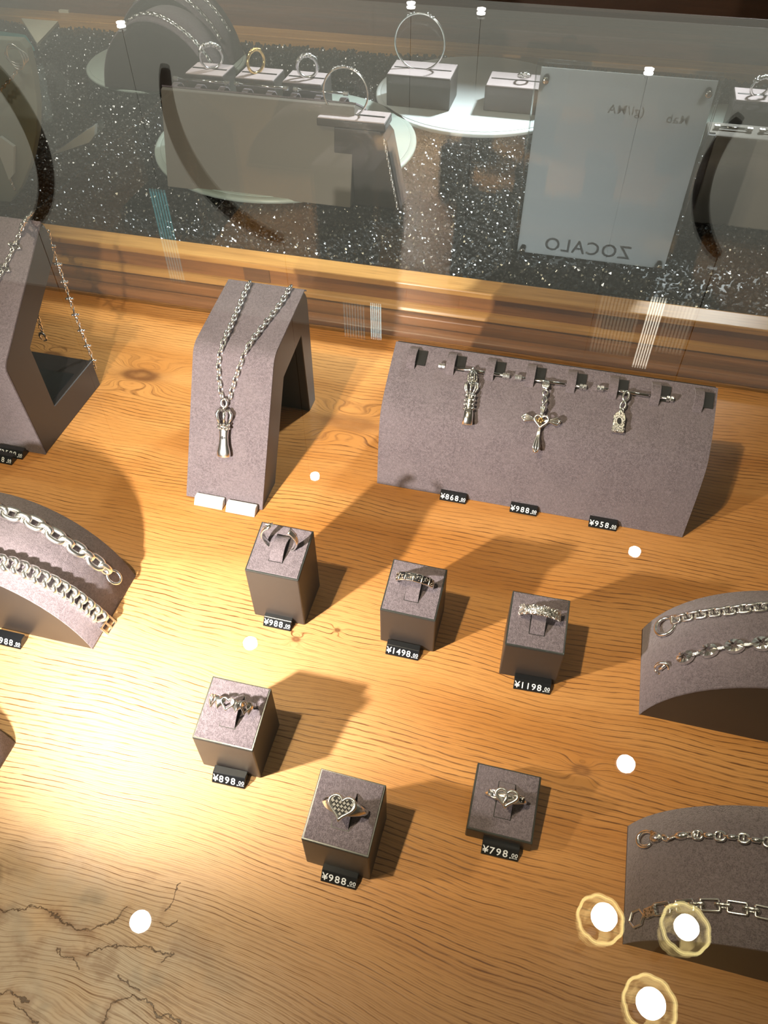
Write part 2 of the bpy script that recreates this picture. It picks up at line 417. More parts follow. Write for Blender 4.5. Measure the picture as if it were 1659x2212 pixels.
# ================================================================== DISPLAY STANDS
def faceprism(bm, prof, a, b): prism(bm, prof, a, b, 'x')
def strip_face(name, pts, x0, x1, m, parent, th=.0012, nx=1):
    """thin covering laid on a profile polyline [(y, z)...]"""
    bm = NB(); out = []
    n = len(pts)
    for i, (y, z) in enumerate(pts):
        a = Vector(pts[max(i-1, 0)]); b = Vector(pts[min(i+1, n-1)]); t = (b-a).normalized(); nn = Vector((-t.y, t.x))
        out.append((y+nn.x*th, z+nn.y*th))
    prism(bm, list(pts)+out[::-1], x0, x1, 'x'); return obj(name, local(parent, bm), m, parent)
def rounded(pts, r=.006, n=5):
    """round the inner corners of an open polyline"""
    o = [pts[0]]
    for i in range(1, len(pts)-1):
        p = Vector(pts[i]); a = (Vector(pts[i-1])-p); b = (Vector(pts[i+1])-p)
        ra = min(r, a.length*.45); rb = min(r, b.length*.45)
        A = p+a.normalized()*ra; B = p+b.normalized()*rb
        for k in range(n+1):
            t = k/n; q = A*(1-t)**2+p*2*t*(1-t)+B*t*t; o.append((q.x, q.y))
    o.append(pts[-1]); return o
# ---- necklace stand (inverted-V block)
NX0, NX1 = -.2803, -.2115
NF = [(.401, 0.0), (.4675, .1105), (.5480, .1220)]
ns = thing('necklace_stand', 'tall bent suede necklace stand with open back, holding the single pendant necklace', 'display stand', (-.246, .47, 0))
outer = rounded(NF+[(.5535, .112), (.5500, 0.0)], .007)
inner = [(.533, 0.0), (.530, .088), (.4815, .080), (.4335, 0.0)]
bm = NB(); prism(bm, outer+inner, NX0, NX1, 'x', .0006, 1); obj('frame', local(ns, bm), M_pu, ns)
bm = NB(); prism(bm, [(.5332, .0002), (.5312, .0862), (.4830, .0785), (.4600, .0405), (.4600, .0002)], NX0+.004, NX0+.007, 'x'); obj('inner_panel', local(ns, bm), M_recess, ns)
f = [(q[0], q[1]+.0002) for q in rounded(NF, .008)]
strip_face('suede_face', f+[(.5520, .1190)], NX0-.0004, NX1+.0004, M_suede, ns, .0014)
def neck_h(x, y):
    if y < .401 or y > .553: return 0
    if y < .4675: return (y-.401)/(.4675-.401)*.1105+.002
    return .1105+(y-.4675)/(.0805)*.0115+.002
# ---- star chain stand (left, C shaped, black)
ls = thing('necklace_stand', 'large dark necklace stand cut off at the left edge, black side and foot', 'display stand', (-.48, .45, 0))
LX0, LX1 = -.545, -.4277
prof = rounded([(.4188, 0), (.4170, .0985), (.5200, .1730), (.5240, .1620), (.5205, .1410)], .005)+[(.4520, .0935), (.4520, .0295), (.5215, .0295), (.5215, 0)]
bm = NB(); prism(bm, prof, LX0, LX1, 'x', .0007, 1); obj('frame', local(ls, bm), M_pu, ls)
strip_face('suede_face', [(q[0], q[1]+.0002) for q in rounded([(.4186, 0), (.4168, .0985), (.5190, .1724)], .006)], LX0, LX1+.0004, M_suede, ls, .0014)
bm = NB(); box(bm, LX0+.01, LX1-.006, .4525, .4975, .0296, .0301); obj('foot_inset', local(ls, bm), M_black, ls)
# ---- pendant stand
PX0, PX1 = -.1240, .1340
PF = [(.4560, 0), (.4620, .040), (.4690, .070), (.4900, .0840), (.5240, .1005)]
def pend_h(x, y):
    if y < .456 or y > .530: return 0
    for (a, b), (c, d) in zip(PF, PF[1:]):
        if a <= y <= c: return b+(d-b)*(y-a)/(c-a)+.002
    return .1025
def pendant_stand(name, label, x0, x1, oy, oz, flip=False, ntab=8):
    t = thing(name, label, 'display stand', ((x0+x1)/2, oy, oz))
    s = -1 if flip else 1
    F = rounded(PF, .012, 4)
    body = [(p[0]-.49, p[1]) for p in F]+[(.5290-.49, .0990), (.560-.49, 0)]
    bm = NB(); prism(bm, [(s*u, v) for u, v in body], -(x1-x0)/2, (x1-x0)/2, 'x', .0006, 1)
    obj('body', bm, M_pu if not flip else M_bust2, t)
    out = []; pts = [(p[0]-.49, p[1]+.0001) for p in F]
    for i, q in enumerate(pts):
        a = Vector(pts[max(i-1, 0)]); b = Vector(pts[min(i+1, len(pts)-1)]); tt = (b-a).normalized()
        out.append((q[0]-tt.y*.0015, q[1]+tt.x*.0015))
    bm = NB(); prism(bm, [(s*u, v) for u, v in pts+out[::-1]], -(x1-x0)/2-.0004, (x1-x0)/2+.0004, 'x'); obj('suede_face', bm, M_suede, t)
    W = x1-x0
    for k in range(ntab):
        xc = (-W/2+.0165+k*(W-.030)/(ntab-1))*s
        # black slot right of the tab, then the tab that bridges it and holds the rod
        u0, v0, u1, v1 = .5070-.49, .0930, .5190-.49, .0987
        bm = NB(); n_ = Vector((-(v1-v0), u1-u0)).normalized()*.0018
        prism(bm, [(s*u0, v0), (s*(u0+n_.x), v0+n_.y), (s*(u1+n_.x), v1+n_.y), (s*u1, v1)], xc+.003, xc+.0115, 'x'); obj('slot', bm, M_recess, t)
        bm = NB(); c_ = []
        for a in range(7):
            th = a/6; u = u0-.004+(u1-u0+.006)*th; v = v0-.002+(v1-v0+.003)*th
            hgt = .0015+.0050*math.sin(math.pi*th)**.7
            nn = n_.normalized(); c_.append((u+nn.x*hgt, v+nn.y*hgt))
        lo = [(u-n_.normalized().x*.0012, v-n_.normalized().y*.0012) for u, v in c_]
        prism(bm, [(s*u, v) for u, v in c_+lo[::-1]], xc-.0035, xc+.0035, 'x'); obj('tab', bm, M_suede, t)
    return t
ps = pendant_stand('pendant_stand', 'wide sloped suede stand with three pendants hung from silver rods along its top', PX0, PX1, .49, 0)
def rod_pt(px, py): return onsurf(px, py, lambda x, y: pend_h(x, y)+.0022)
def rod(a, b, label, group, fromP=None):
    A = rod_pt(*a) if fromP is None else fromP[0]; B = rod_pt(*b) if fromP is None else fromP[1]
    t = thing('hanging_rod', label, 'rod', A, 0, group); d = (B-A).normalized(); o = Vector((0, 0, 0))
    bm = NB(); tube(bm, [o, B-A], .0013, 10); obj('bar', bm, M_chrome, t, True)
    for q, sg in ((o, 1), (B-A, -1)):
        bm = NB(); c = q+d*sg*.001; tube(bm, [c-d*.0030, c-d*.0026, c-d*.0004, c, c+d*.0004, c+d*.0026, c+d*.0030], [.0012, .0024, .0024, .0015, .0024, .0024, .0012], 8); obj('end_cap', bm, M_bright, t)
    return t
g_ = 'silver rods on the pendant stand'
rod((952, 790), (1096, 812), 'silver rod with knobbed ends threaded behind the bone-shaped pendant on the wide stand', g_)
rod((1117, 815), (1262, 836), 'silver rod threaded behind the cross pendant in the middle of the wide stand', g_)
rod((1294, 838), (1450, 862), 'silver rod threaded behind the small lantern pendant at the right of the wide stand', g_)
# ---- ring blocks
VW, VD, SL = .040, .0386, (.0101)
def ring_block(label, x, y, hf, hb, yaw):
    t = thing('ring_block', label, 'ring stand', (x, y, 0), R_(yaw), 'ring blocks on the board')
    bm = NB(); prism(bm, [(0, 0), (0, hf-.0006), (VD, hb-.0006), (VD, 0)], 0, VW, 'x', .0008); obj('body', bm, M_pu, t)
    sl = (hb-hf)/VD
    bm = NB(); prism(bm, [(.0001, hf-.0010), (.0001, hf-.0001), (VD-.0001, hb-.0001), (VD-.0001, hb-.0010)], .0001, VW-.0001, 'x', .0004); obj('rim', bm, M_puedge, t)
    bm = NB(); prism(bm, [(.0012, hf-.0004+sl*.0012), (.0012, hf+.0003+sl*.0012), (VD-.0010, hb+.0003), (VD-.0010, hb-.0004)], .0012, VW-.0012, 'x', .0003); obj('suede_pad', bm, M_suede, t)
    # arched tab that the ring is slipped over
    bm = NB(); up = []; lo = []
    for k in range(13):
        th = k/12; yy = .0100+.0205*th; h = hf+sl*yy+.0003+.0052*math.sin(math.pi*th)**.8
        up.append((yy, h)); lo.append((yy, h-.0011))
    prism(bm, up+lo[::-1], VW/2-.0048, VW/2+.0048, 'x'); obj('tab', bm, M_suede, t)
    bm = NB(); prism(bm, [(.0098, hf+sl*.0098+.0003), (.0098, hf+sl*.0098+.0005), (.031, hf+sl*.031+.0005), (.031, hf+sl*.031+.0003)], VW/2-.0054, VW/2+.0054, 'x'); obj('slot', bm, M_recess, t)
    return t
BL = {'A': (-.1799, .2982, .0555, .0648, 0), 'B': (-.0817, .2991, .0398, .0501, -.7), 'C': (.0073, .2925, .0389, .0487, 1.6),
      'D': (-.1709, .1786, .0396, .0492, .6), 'E': (-.0862, .1370, .0387, .0491, -1.0), 'F': (.0037, .1754, .0120, .0216, .3)}
LBL = {'A': 'tallest ring block, brightly lit, carrying the open-ended ring', 'B': 'middle ring block of the back row, under the dark pave band ring',
       'C': 'right-hand ring block of the back row, black front, under the sparkling band ring', 'D': 'ring block carrying the ring made of linked hearts',
       'E': 'ring block carrying the big checked heart signet ring', 'F': 'lowest ring block, nearly flat, under the open heart ring'}
for k, (x, y, hf, hb, a) in BL.items(): ring_block(LBL[k], x, y, hf, hb, a)
# ---- bracelet arches
def arch_z(dx, h=1.0):
    q = .0917**2-(.09-dx)**2
    return max(0, (math.sqrt(q)-.0177)*h) if q > 0 else 0
def arch(label, x0, y0, y1, hf=1.0, hb=1.0, z=0.0, group='curved bracelet stands on the board', th=.0018):
    t = thing('bracelet_stand', label, 'display stand', (x0+.09, (y0+y1)/2, z), 0, group)
    n = 32; D = (y1-y0)/2
    def build(nm, ins, ya, yb, m, solid):
        bm = NB(); U0 = []; U1 = []; Lo0 = []; Lo1 = []
        for i in range(n+1):
            dx = .09-.09*math.cos(math.pi*i/n)
            zf, zb = arch_z(dx, hf), arch_z(dx, hb)
            U0.append(bm.verts.new((dx-.09, ya, max(zf-ins, 0)))); U1.append(bm.verts.new((dx-.09, yb, max(zb-ins, 0))))
            Lo0.append(bm.verts.new((dx-.09, ya, 0 if solid else max(zf-th, 0)))); Lo1.append(bm.verts.new((dx-.09, yb, 0 if solid else max(zb-th, 0))))
        for i in range(n):
            bm.faces.new((U0[i], U0[i+1], U1[i+1], U1[i])).smooth = True
            bm.faces.new((Lo0[i], Lo1[i], Lo1[i+1], Lo0[i+1]))
            bm.faces.new((U0[i+1], U0[i], Lo0[i], Lo0[i+1])); bm.faces.new((U1[i], U1[i+1], Lo1[i+1], Lo1[i]))
        bmesh.ops.remove_doubles(bm, verts=bm.verts[:], dist=1e-6)
        return obj(nm, bm, m, t)
    build('body', .0010, -D, D, M_pu, True)
    build('suede_top', 0.0, -D-.0004, D+.0004, M_suede, False)
    return t
def arch_h(x0, y0, y1, hf, hb, z=0.0):
    def h(x, y):
        if y < y0 or y > y1 or x < x0 or x > x0+.18: return z-.01
        k = (y-y0)/(y1-y0); return z+arch_z(x-x0, hf*(1-k)+hb*k)
    return h
A1 = (-.2843-.18, .2410, .3095, .97, 1.0); A2 = (-.2990-.18, .0950, .1616, .97, 1.0)
A3 = (.1050, .2845, .3546, .93, 1.0); A4 = (.1005, .1384, .2050, .74, 1.0)
arch('brightly lit curved bracelet stand at the left edge with two chunky bracelets', *A1)
arch('curved bracelet stand showing only a dark corner at the left edge', *A2)
arch('upper curved bracelet stand at the right edge, with the round ring clasp bracelet', *A3)
arch('lower curved bracelet stand at the bottom right, with the angular box-link bracelet', *A4)
# ================================================================== PRICE TAGS
_tc = {}
def text(body, size, mat_, parent, mtx, name='price_digit'):
    k = (body, round(size, 5), mat_.name)
    if k not in _tc:
        cu = bpy.data.curves.new('text', 'FONT'); cu.body = body; cu.size = size; cu.extrude = .00004; cu.offset = size*.012
        cu.space_character = 1.12; cu.resolution_u = 3
        q = bpy.data.objects.new('text', cu); C.objects.link(q); bpy.context.view_layer.update()
        me = bpy.data.meshes.new_from_object(q.evaluated_get(bpy.context.evaluated_depsgraph_get())); me.materials.clear(); me.materials.append(mat_)
        bpy.data.objects.remove(q); _tc[k] = me
    o = bpy.data.objects.new(name, _tc[k]); C.objects.link(o); o.parent = parent; o.matrix_local = mtx; return o
def price_tag(s, px, py, W, label, rotz=0.0, m=None, ink=None, at=None, dead=False):
    p = P(px, py) if at is None else Vector(at)
    t = thing('price_tag', label, 'price tag', (p.x, p.y, 0), R_(rotz), 'black price tags on the board')
    Hh, Dp, Bk = .0064, .0046, .0094
    bm = NB(); prism(bm, [(0, 0), (0, .0008), (Dp, Hh), (Bk, Hh), (Bk, 0)], 0, W, 'x', .0003, 1); obj('strip', bm, m or M_black, t)
    ang = math.atan2(Hh-.0008, Dp)
    n = len(s); base = Matrix.Translation((0, Dp*.12, .0013)) @ Matrix.Rotation(ang, 4, 'X') @ Matrix.Translation((0, 0, .00008))
    pitch = (W-.0062)/(n)
    if not dead:
        for i, ch in enumerate(s):
            text(ch, .0064, ink or M_ink, t, base @ Matrix.Translation((.0006+pitch*i, .0005, 0)), 'price_digit')
    text('.', .0064, ink or M_ink, t, base @ Matrix.Translation((W-.0056, .0004, 0)), 'price_point')
    text('00', .0036, ink or M_ink, t, base @ Matrix.Translation((W-.0043, .0014, 0)), 'price_cents')
    bm = NB(); box(bm, W-.0042, W-.0006, .0006, .0009, -.00002, .00004); o = obj('underline', bm, ink or M_ink, t); o.matrix_local = base
    return t
price_tag('¥988', 568, 1352, .0216, 'black price tag reading ¥988 at the foot of the tallest ring block', 0)
price_tag('¥1498', 832, 1413, .0244, 'black price tag reading ¥1498 in front of the pave band ring', 0)
price_tag('¥1198', 1108, 1488, .0256, 'black price tag reading ¥1198 in front of the sparkling band ring', 3)
price_tag('¥898', 457.5, 1690, .0222, 'black price tag reading ¥898 in front of the linked hearts ring', 2)
price_tag('¥988', 692, 1903, .0218, 'black price tag reading ¥988 in front of the checked heart ring', 0)
price_tag('¥798', 1038, 1844, .0224, 'black price tag reading ¥798 in front of the lowest ring block', 1)
price_tag('¥868', 949, 1080, .0226, 'black price tag reading ¥868 below the bone-shaped pendant', 0)
price_tag('¥988', 1100, 1106, .0228, 'black price tag reading ¥988 below the cross pendant', 0)
price_tag('¥958', 1270, 1138, .0228, 'black price tag reading ¥958 below the lantern pendant', 0)
price_tag('¥111', 419, 1091, .0258, 'glare-bleached price tag under the necklace stand, left of the pair', 0, M_glare, M_grey)
price_tag('¥', 487, 1106, .0262, 'glare-bleached price tag under the necklace stand, right of the pair', 0, M_glare, M_glare, dead=True)
price_tag('¥988', -20, 1393, .0225, 'black price tag reading 988 in front of the lit bracelet stand', 0, at=(-.3582, .2275, 0))
price_tag('¥2588', 0, 0, .0262, 'black price tag reading 2588 at the foot of the large left stand', 0, at=(-.4705, .4062, 0))
price_tag('¥118', 0, 0, .0262, 'black price tag half hidden in front of the 2588 tag', 0, at=(-.4760, .3975, 0))
# ================================================================== CHAINS
def resample(pts, step):
    pts = [Vector(p) for p in pts]; fine = []
    for i in range(len(pts)-1):
        a = pts[max(i-1, 0)]; b = pts[i]; c = pts[i+1]; d = pts[min(i+2, len(pts)-1)]
        for k in range(12):
            t = k/12; fine.append(.5*((2*b)+(c-a)*t+(2*a-5*b+4*c-d)*t*t+(3*b-a-3*c+d)*t**3))
    fine.append(pts[-1]); out = [fine[0]]; acc = 0
    L = sum((fine[i+1]-fine[i]).length for i in range(len(fine)-1)); n = max(2, round(L/step)); st = L/n; nxt = st
    for i in range(len(fine)-1):
        seg = (fine[i+1]-fine[i]).length
        while acc+seg >= nxt-1e-9 and len(out) <= n:
            out.append(fine[i].lerp(fine[i+1], (nxt-acc)/seg if seg else 0)); nxt += st
        acc += seg
    return out
def link_mesh(name, L, Wd, r, m, n=16, seg=6, flat=1.0, rect=False, twist=0.0, cross=False):
    bm = NB(); pts = []
    if rect:
        pts = [Vector((x, y, 0)) for x, y in rounded([(0, -Wd/2), (L/2, -Wd/2), (L/2, Wd/2), (-L/2, Wd/2), (-L/2, -Wd/2), (0, -Wd/2)], r*.9, 2)][:-1]
    else:
        for k in range(n):
            a = 2*math.pi*k/n; ca, sa = math.cos(a), math.sin(a)
            x = (L/2-r)*math.copysign(abs(ca)**.75, ca); y = (Wd/2-r)*math.copysign(abs(sa)**.85, sa)
            pts.append(Vector((x, y, twist*x*y*1000)))
    tube(bm, pts, r, seg, True, flat)
    if cross: tube(bm, [(0, -Wd/2+r, 0), (0, Wd/2-r, 0)], r*.8, seg)
    me_o = obj(name, bm, m, None, True); me = me_o.data; bpy.data.objects.remove(me_o); return me
def frame_at(p, t, nrm, roll):
    t = t.normalized(); n = (nrm-t*nrm.dot(t)).normalized(); s = n.cross(t)
    M = Matrix((t, s, n)).transposed().to_4x4() @ Matrix.Rotation(roll, 4, 'X'); M.translation = p; return M
def lay_chain(root, pts, step, meshes, rolls, nrm, name='link', start=0, lift=0.0):
    q = resample(pts, step); org = Vector(root.location)
    for i in range(len(q)-1):
        c = (q[i]+q[i+1])/2; t = q[i+1]-q[i]; n = nrm(c) if callable(nrm) else nrm
        o = bpy.data.objects.new(name, meshes[(i+start) % len(meshes)]); C.objects.link(o); o.parent = root
        o.matrix_local = frame_at(c-org+n*lift, t, n, rolls[(i+start) % len(rolls)])
    return q
def hook(bm, M, s, r):
    """lobster claw: body with a curved hook"""
    pts = [M @ (Vector((math.cos(a)*.5*s, math.sin(a)*.36*s, 0))) for a in [R_(d) for d in range(-150, 160, 24)]]
    tube(bm, pts, [r*(.8+.5*math.sin(math.pi*i/(len(pts)-1))) for i in range(len(pts))], 8)
    pts2 = [M @ Vector((-.46*s, y*s, 0)) for y in (-.16, 0, .16)]; tube(bm, pts2, r*.7, 6)
# pendant necklace
nn_up = lambda c: (Vector((0, -.8567, .5157)) if c.y < .466 else Vector((0, -.141, .99)))
L_cable = link_mesh('cable_link', .0074, .0056, .00090, M_silver, 12, 6)
nk = thing('pendant_necklace', 'silver cable chain necklace with a crowned bone-shaped pendant on the bent suede stand', 'necklace', onsurf(485, 870, neck_h, lift=.002))
mp = lambda lst, h, lf=.0018: [onsurf(x, y, h, lift=lf) for x, y in lst]
for path in ([(540, 613), (522, 655), (503, 700), (484, 742), (474, 785), (475, 825), (481, 866)], [(629, 622), (604, 664), (570, 708), (540, 748), (522, 788), (508, 828), (497, 866)]):
    lay_chain(nk, mp(path, neck_h, .0022), .0049, [L_cable], [R_(35), R_(-50)], nn_up)
def px_frame(ptop, pbot, h, lift=.003, nrm=None):
    n = nrm or Vector((0, -.8567, .5157)); a = onsurf(*ptop, h)+n*lift; b = onsurf(*pbot, h)+n*lift
    y = (a-b); L = y.length; y.normalize(); n = (n-y*n.dot(y)).normalized(); x = y.cross(n)
    M = Matrix((x, y, n)).transposed().to_4x4(); M.translation = b; return M, L
def bone_pendant(parent, M, L, w, name='pendant'):
    """crowned bone / whistle shape in its own frame: y up from 0 to L"""
    org = Matrix.Translation(-Vector(parent.location))
    bm = NB(); prof = [(.0, .50*w), (.02, .62*w), (.10, .60*w), (.22, .44*w), (.34, .39*w), (.44, .42*w), (.50, .46*w)]
    for sgn in (0,):
        n = 18; rings = []
        for v, r in prof:
            rings.append([bm.verts.new((r*math.cos(2*math.pi*k/n)*(1+.07*math.cos(6*2*math.pi*k/n)), v*L, r*.55*math.sin(2*math.pi*k/n))) for k in range(n)])
        for A, B in zip(rings, rings[1:]):
            for k in range(n): bm.faces.new((A[k], A[(k+1) % n], B[(k+1) % n], B[k]))
        bm.faces.new(rings[0][::-1]); bm.faces.new(rings[-1])
    bmesh.ops.transform(bm, matrix=org @ M, verts=bm.verts[:]); body = obj(name+'_body', bm, M_bright, parent, True)
    bm = NB()
    for k in range(10):
        a = 2*math.pi*k/10
        for yv in (.50, .56): sph(bm, (math.cos(a)*.52*w, yv*L, math.sin(a)*.32*w), .12*w, u=6, v=5)
    tube(bm, [(math.cos(2*math.pi*k/16)*.45*w, .53*L, math.sin(2*math.pi*k/16)*.27*w) for k in range(16)], .10*w, 6, True)
    bmesh.ops.transform(bm, matrix=org @ M, verts=bm.verts[:]); obj('bead_collar', bm, M_ox, parent, True)
    bm = NB()
    for k in range(6):
        a = 2*math.pi*k/6+.26; c, s = math.cos(a), math.sin(a)
        tube(bm, [(c*.40*w, .56*L, s*.25*w), (c*.66*w, .66*L, s*.40*w), (c*.74*w, .74*L, s*.42*w), (c*.48*w, .80*L, s*.3*w), (c*.14*w, .79*L, s*.1*w)], [.07*w, .12*w, .15*w, .14*w, .08*w], 6)
    sph(bm, (0, .83*L, 0), .17*w, u=8, v=6)
    bmesh.ops.transform(bm, matrix=org @ M, verts=bm.verts[:]); obj('crown', bm, M_silver, parent, True)
    bm = NB()
    for dx, dy in ((0, 0), (.14, 0), (-.14, 0), (0, .10), (0, -.10)): sph(bm, (dx*w, .34*L+dy*w, .215*w), .085*w, sz=.5, u=6, v=5)
    bmesh.ops.transform(bm, matrix=org @ M, verts=bm.verts[:]); obj('cross_hole', bm, M_recess, parent)
    bm = NB(); tube(bm, [(math.cos(t)*.26*w, .915*L+math.sin(t)*.34*w, 0) for t in [2*math.pi*k/14 for k in range(14)]], .11*w, 6, True)
    bmesh.ops.transform(bm, matrix=org @ M, verts=bm.verts[:]); obj('bail', bm, M_silver, parent, True)
M, L = px_frame((489, 858), (487, 985), neck_h, .0045); bone_pendant(nk, M, L, .0098)
# three pendants on the wide stand
nrmP = Vector((0, -.55, .83)).normalized()
t = thing('bone_pendant', 'long bone-shaped silver pendant with a crown and lobed loop, leftmost on the wide stand', 'pendant', onsurf(1018, 860, pend_h), 0, 'pendants hung on the wide stand')
M, L = px_frame((1020, 828), (1010, 915), pend_h, .0040, Vector((0, -.9, .4)))
ORG = Matrix.Translation(-Vector(t.location))
bm = NB()
for i in range(2): pass
n = 12; rings = []
for v, r in [(0, .0042), (.30, .0041), (.34, .0036), (.42, .0040), (.60, .0042), (.74, .0044), (.80, .0030)]:
    rings.append([bm.verts.new((r*math.cos(2*math.pi*k/n)*1.02, v*L, r*.7*math.sin(2*math.pi*k/n))) for k in range(n)])
for A, B in zip(rings, rings[1:]):
    for k in range(n): bm.faces.new((A[k], A[(k+1) % n], B[(k+1) % n], B[k]))
bm.faces.new(rings[0][::-1]); bm.faces.new(rings[-1])
bmesh.ops.transform(bm, matrix=ORG @ M, verts=bm.verts[:]); obj('shaft', bm, M_silver, t, True)
bm = NB()
for yv in (.40, .50, .60, .72):
    for k in range(9):
        a = 2*math.pi*k/9+yv*7; sph(bm, (math.cos(a)*.0040, yv*L, math.sin(a)*.0028), .00125, u=6, v=5)
bmesh.ops.transform(bm, matrix=ORG @ M, verts=bm.verts[:]); obj('bead_rows', bm, M_ox, t, True)
bm = NB()
for k in range(5):
    a = math.pi*(k+.0)/4; c, s = math.cos(a), math.sin(a)
    tube(bm, [(c*.0030, .78*L, s*.002), (c*.0052, .90*L, s*.003), (c*.0050, 1.02*L, s*.003), (c*.0014, 1.05*L, s*.001)], [.0007, .0009, .0010, .0007], 6)
bmesh.ops.transform(bm, matrix=ORG @ M, verts=bm.verts[:]); obj('crown', bm, M_silver, t, True)
bm = NB(); box(bm, -.0018, .0022, .30*L, .37*L, .0026, .0031); bmesh.ops.transform(bm, matrix=ORG @ M, verts=bm.verts[:]); obj('slot', bm, M_recess, t)
M2, L2 = px_frame((1023, 794), (1021, 832), pend_h, .0042, Vector((0, -.9, .4)))
bm = NB()
for sx_ in (-1, 1):
    for rr_ in (.0017, .0036): tube(bm, [(0, 0, 0), (sx_*rr_, L2*.35, .0006), (sx_*rr_*.95, L2*.65, .0006), (0, L2, 0)], .0007, 6)
sph(bm, (0, L2*.5, 0), .0014); sph(bm, (0, L2*1.02, 0), .0011); sph(bm, (0, 0, 0), .0013)
tube(bm, [(0, 0, 0), (0, L2, 0)], .0008, 6)
bmesh.ops.transform(bm, matrix=ORG @ M2, verts=bm.verts[:]); obj('lobed_loop', bm, M_ox, t, True)
# cross
t = thing('cross_pendant', 'silver cross pendant with flared ends and a heart at its centre', 'pendant', onsurf(1168, 898, pend_h), 0, 'pendants hung on the wide stand')
ORG = Matrix.Translation(-Vector(t.location))
M, L = px_frame((1175, 868), (1157, 970), pend_h, .0080, Vector((0, -.9, .4)))
def petal(bm, a, b, w0, w1, th=.0011):
    a, b = Vector(a), Vector(b); d = b-a; s = Vector((-d.y, d.x, 0)).normalized()
    for o in (-1, 0, 1):
        tube(bm, [a+s*o*w0*.3, a+d*.5+s*o*w0*.8, a+d*.82+s*o*w1, b+s*o*w1*.55], [th*.7, th*.8, th*1.05, th*.6], 6)
    sph(bm, a+d*.97, th*1.3, u=8, v=6)
cy = .66*L
bm = NB(); petal(bm, (0, cy, 0), (0, 0, 0), .0010, .0022); petal(bm, (0, cy, 0), (0, L, 0), .0008, .0014)
petal(bm, (0, cy, 0), (-.0150, cy+.0010, 0), .0010, .0024); petal(bm, (0, cy, 0), (.0150, cy+.0015, 0), .0010, .0024)
bmesh.ops.transform(bm, matrix=ORG @ M, verts=bm.verts[:]); obj('cross_arms', bm, M_silver, t, True)
def heart_pts(s, n=26, z=0):
    o = []
    for k in range(n):
        a = 2*math.pi*k/n; o.append(Vector((16*math.sin(a)**3/17*s, (13*math.cos(a)-5*math.cos(2*a)-2*math.cos(3*a)-math.cos(4*a))/17*s, z)))
    return o
bm = NB(); tube(bm, [p+Vector((.0005, cy, .0016)) for p in heart_pts(.0058)], .0009, 6, True)
bmesh.ops.transform(bm, matrix=ORG @ M, verts=bm.verts[:]); obj('heart', bm, M_bright, t, True)
bm = NB()
for k in range(5): sph(bm, (math.cos(k*1.256)*.0016, cy+math.sin(k*1.256)*.0016+.0003, .0018), .0011, u=6, v=5)
bmesh.ops.transform(bm, matrix=ORG @ M, verts=bm.verts[:]); tag(obj('rosette', bm, M_gold, t, True), 'small gilded rosette')
M2, L2 = px_frame((1180, 822), (1176, 870), pend_h, .0042, Vector((0, -.9, .4)))
bm = NB()
for k in range(-2, 3): tube(bm, [(0, L2*.62, 0), (k*.0013, L2*.80, .0012), (k*.0010, L2*.96, .0008), (0, L2*1.05, 0)], .0009, 6)
tube(bm, [(math.cos(a)*.0021, L2*.50+math.sin(a)*.0026, 0) for a in [2*math.pi*k/12 for k in range(12)]], .0008, 6, True)
tube(bm, [(0, L2*.38, 0), (-.0019, L2*.15, .0006), (0, -.0005, 0)], .0010, 6); tube(bm, [(0, L2*.38, 0), (.0019, L2*.15, .0006), (0, -.0005, 0)], .0010, 6)
bmesh.ops.transform(bm, matrix=ORG @ M2, verts=bm.verts[:]); obj('bail', bm, M_silver, t, True)
# lantern
t = thing('lantern_pendant', 'small arched lantern-shaped silver pendant with a dark oval opening, rightmost on the wide stand', 'pendant', onsurf(1337, 915, pend_h), 0, 'pendants hung on the wide stand')
ORG = Matrix.Translation(-Vector(t.location))
M, L = px_frame((1340, 884), (1333, 932), pend_h, .0035, Vector((0, -.9, .4)))
bm = NB()
body = [(-.0046, 0), (.0046, 0), (.0052, L*.20), (.0044, L*.25), (.0049, L*.70), (.0030, L*.88), (0, L*1.02), (-.0030, L*.88), (-.0049, L*.70), (-.0044, L*.25), (-.0052, L*.20)]
prism(bm, body, -.0015, .0015, 'z', .0005)
bmesh.ops.transform(bm, matrix=ORG @ M, verts=bm.verts[:]); obj('lantern_body', bm, M_ox, t)
bm = NB(); prism(bm, [(math.cos(a)*.0017, L*.50+math.sin(a)*.0026) for a in [2*math.pi*k/14 for k in range(14)]], .0013, .0019, 'z')
bmesh.ops.transform(bm, matrix=ORG @ M, verts=bm.verts[:]); obj('opening', bm, M_recess, t)
bm = NB()
for k in range(11): 
    a = 2*math.pi*k/11; sph(bm, (math.cos(a)*.0032, L*.5+math.sin(a)*.0040, .0017), .00075, u=6, v=5)
for k in range(7): sph(bm, (-.0042+k*.0014, L*.08, .0017), .0008, u=6, v=5)
for k in range(6): sph(bm, (-.0035+k*.0014, L*.22, .0017), .0006, u=6, v=5)
bmesh.ops.transform(bm, matrix=ORG @ M, verts=bm.verts[:]); obj('filigree', bm, M_silver, t, True)
M2, L2 = px_frame((1356, 838), (1341, 886), pend_h, .0045, Vector((0, -.9, .4)))
bm = NB(); tube(bm, [(math.cos(a)*.0023, L2*.70+math.sin(a)*.0040, 0) for a in [2*math.pi*k/14 for k in range(14)]], .0011, 6, True)
tube(bm, [(math.cos(a)*.0020, L2*.28+math.sin(a)*.0030, math.sin(a)*.001) for a in [2*math.pi*k/12 for k in range(12)]], .0009, 6, True)
tube(bm, [(math.cos(a)*.0015, L2*.05+math.sin(a)*.0020, 0) for a in [2*math.pi*k/12 for k in range(12)]], .0007, 6, True)
bmesh.ops.transform(bm, matrix=ORG @ M2, verts=bm.verts[:]); obj('bail', bm, M_silver, t, True)
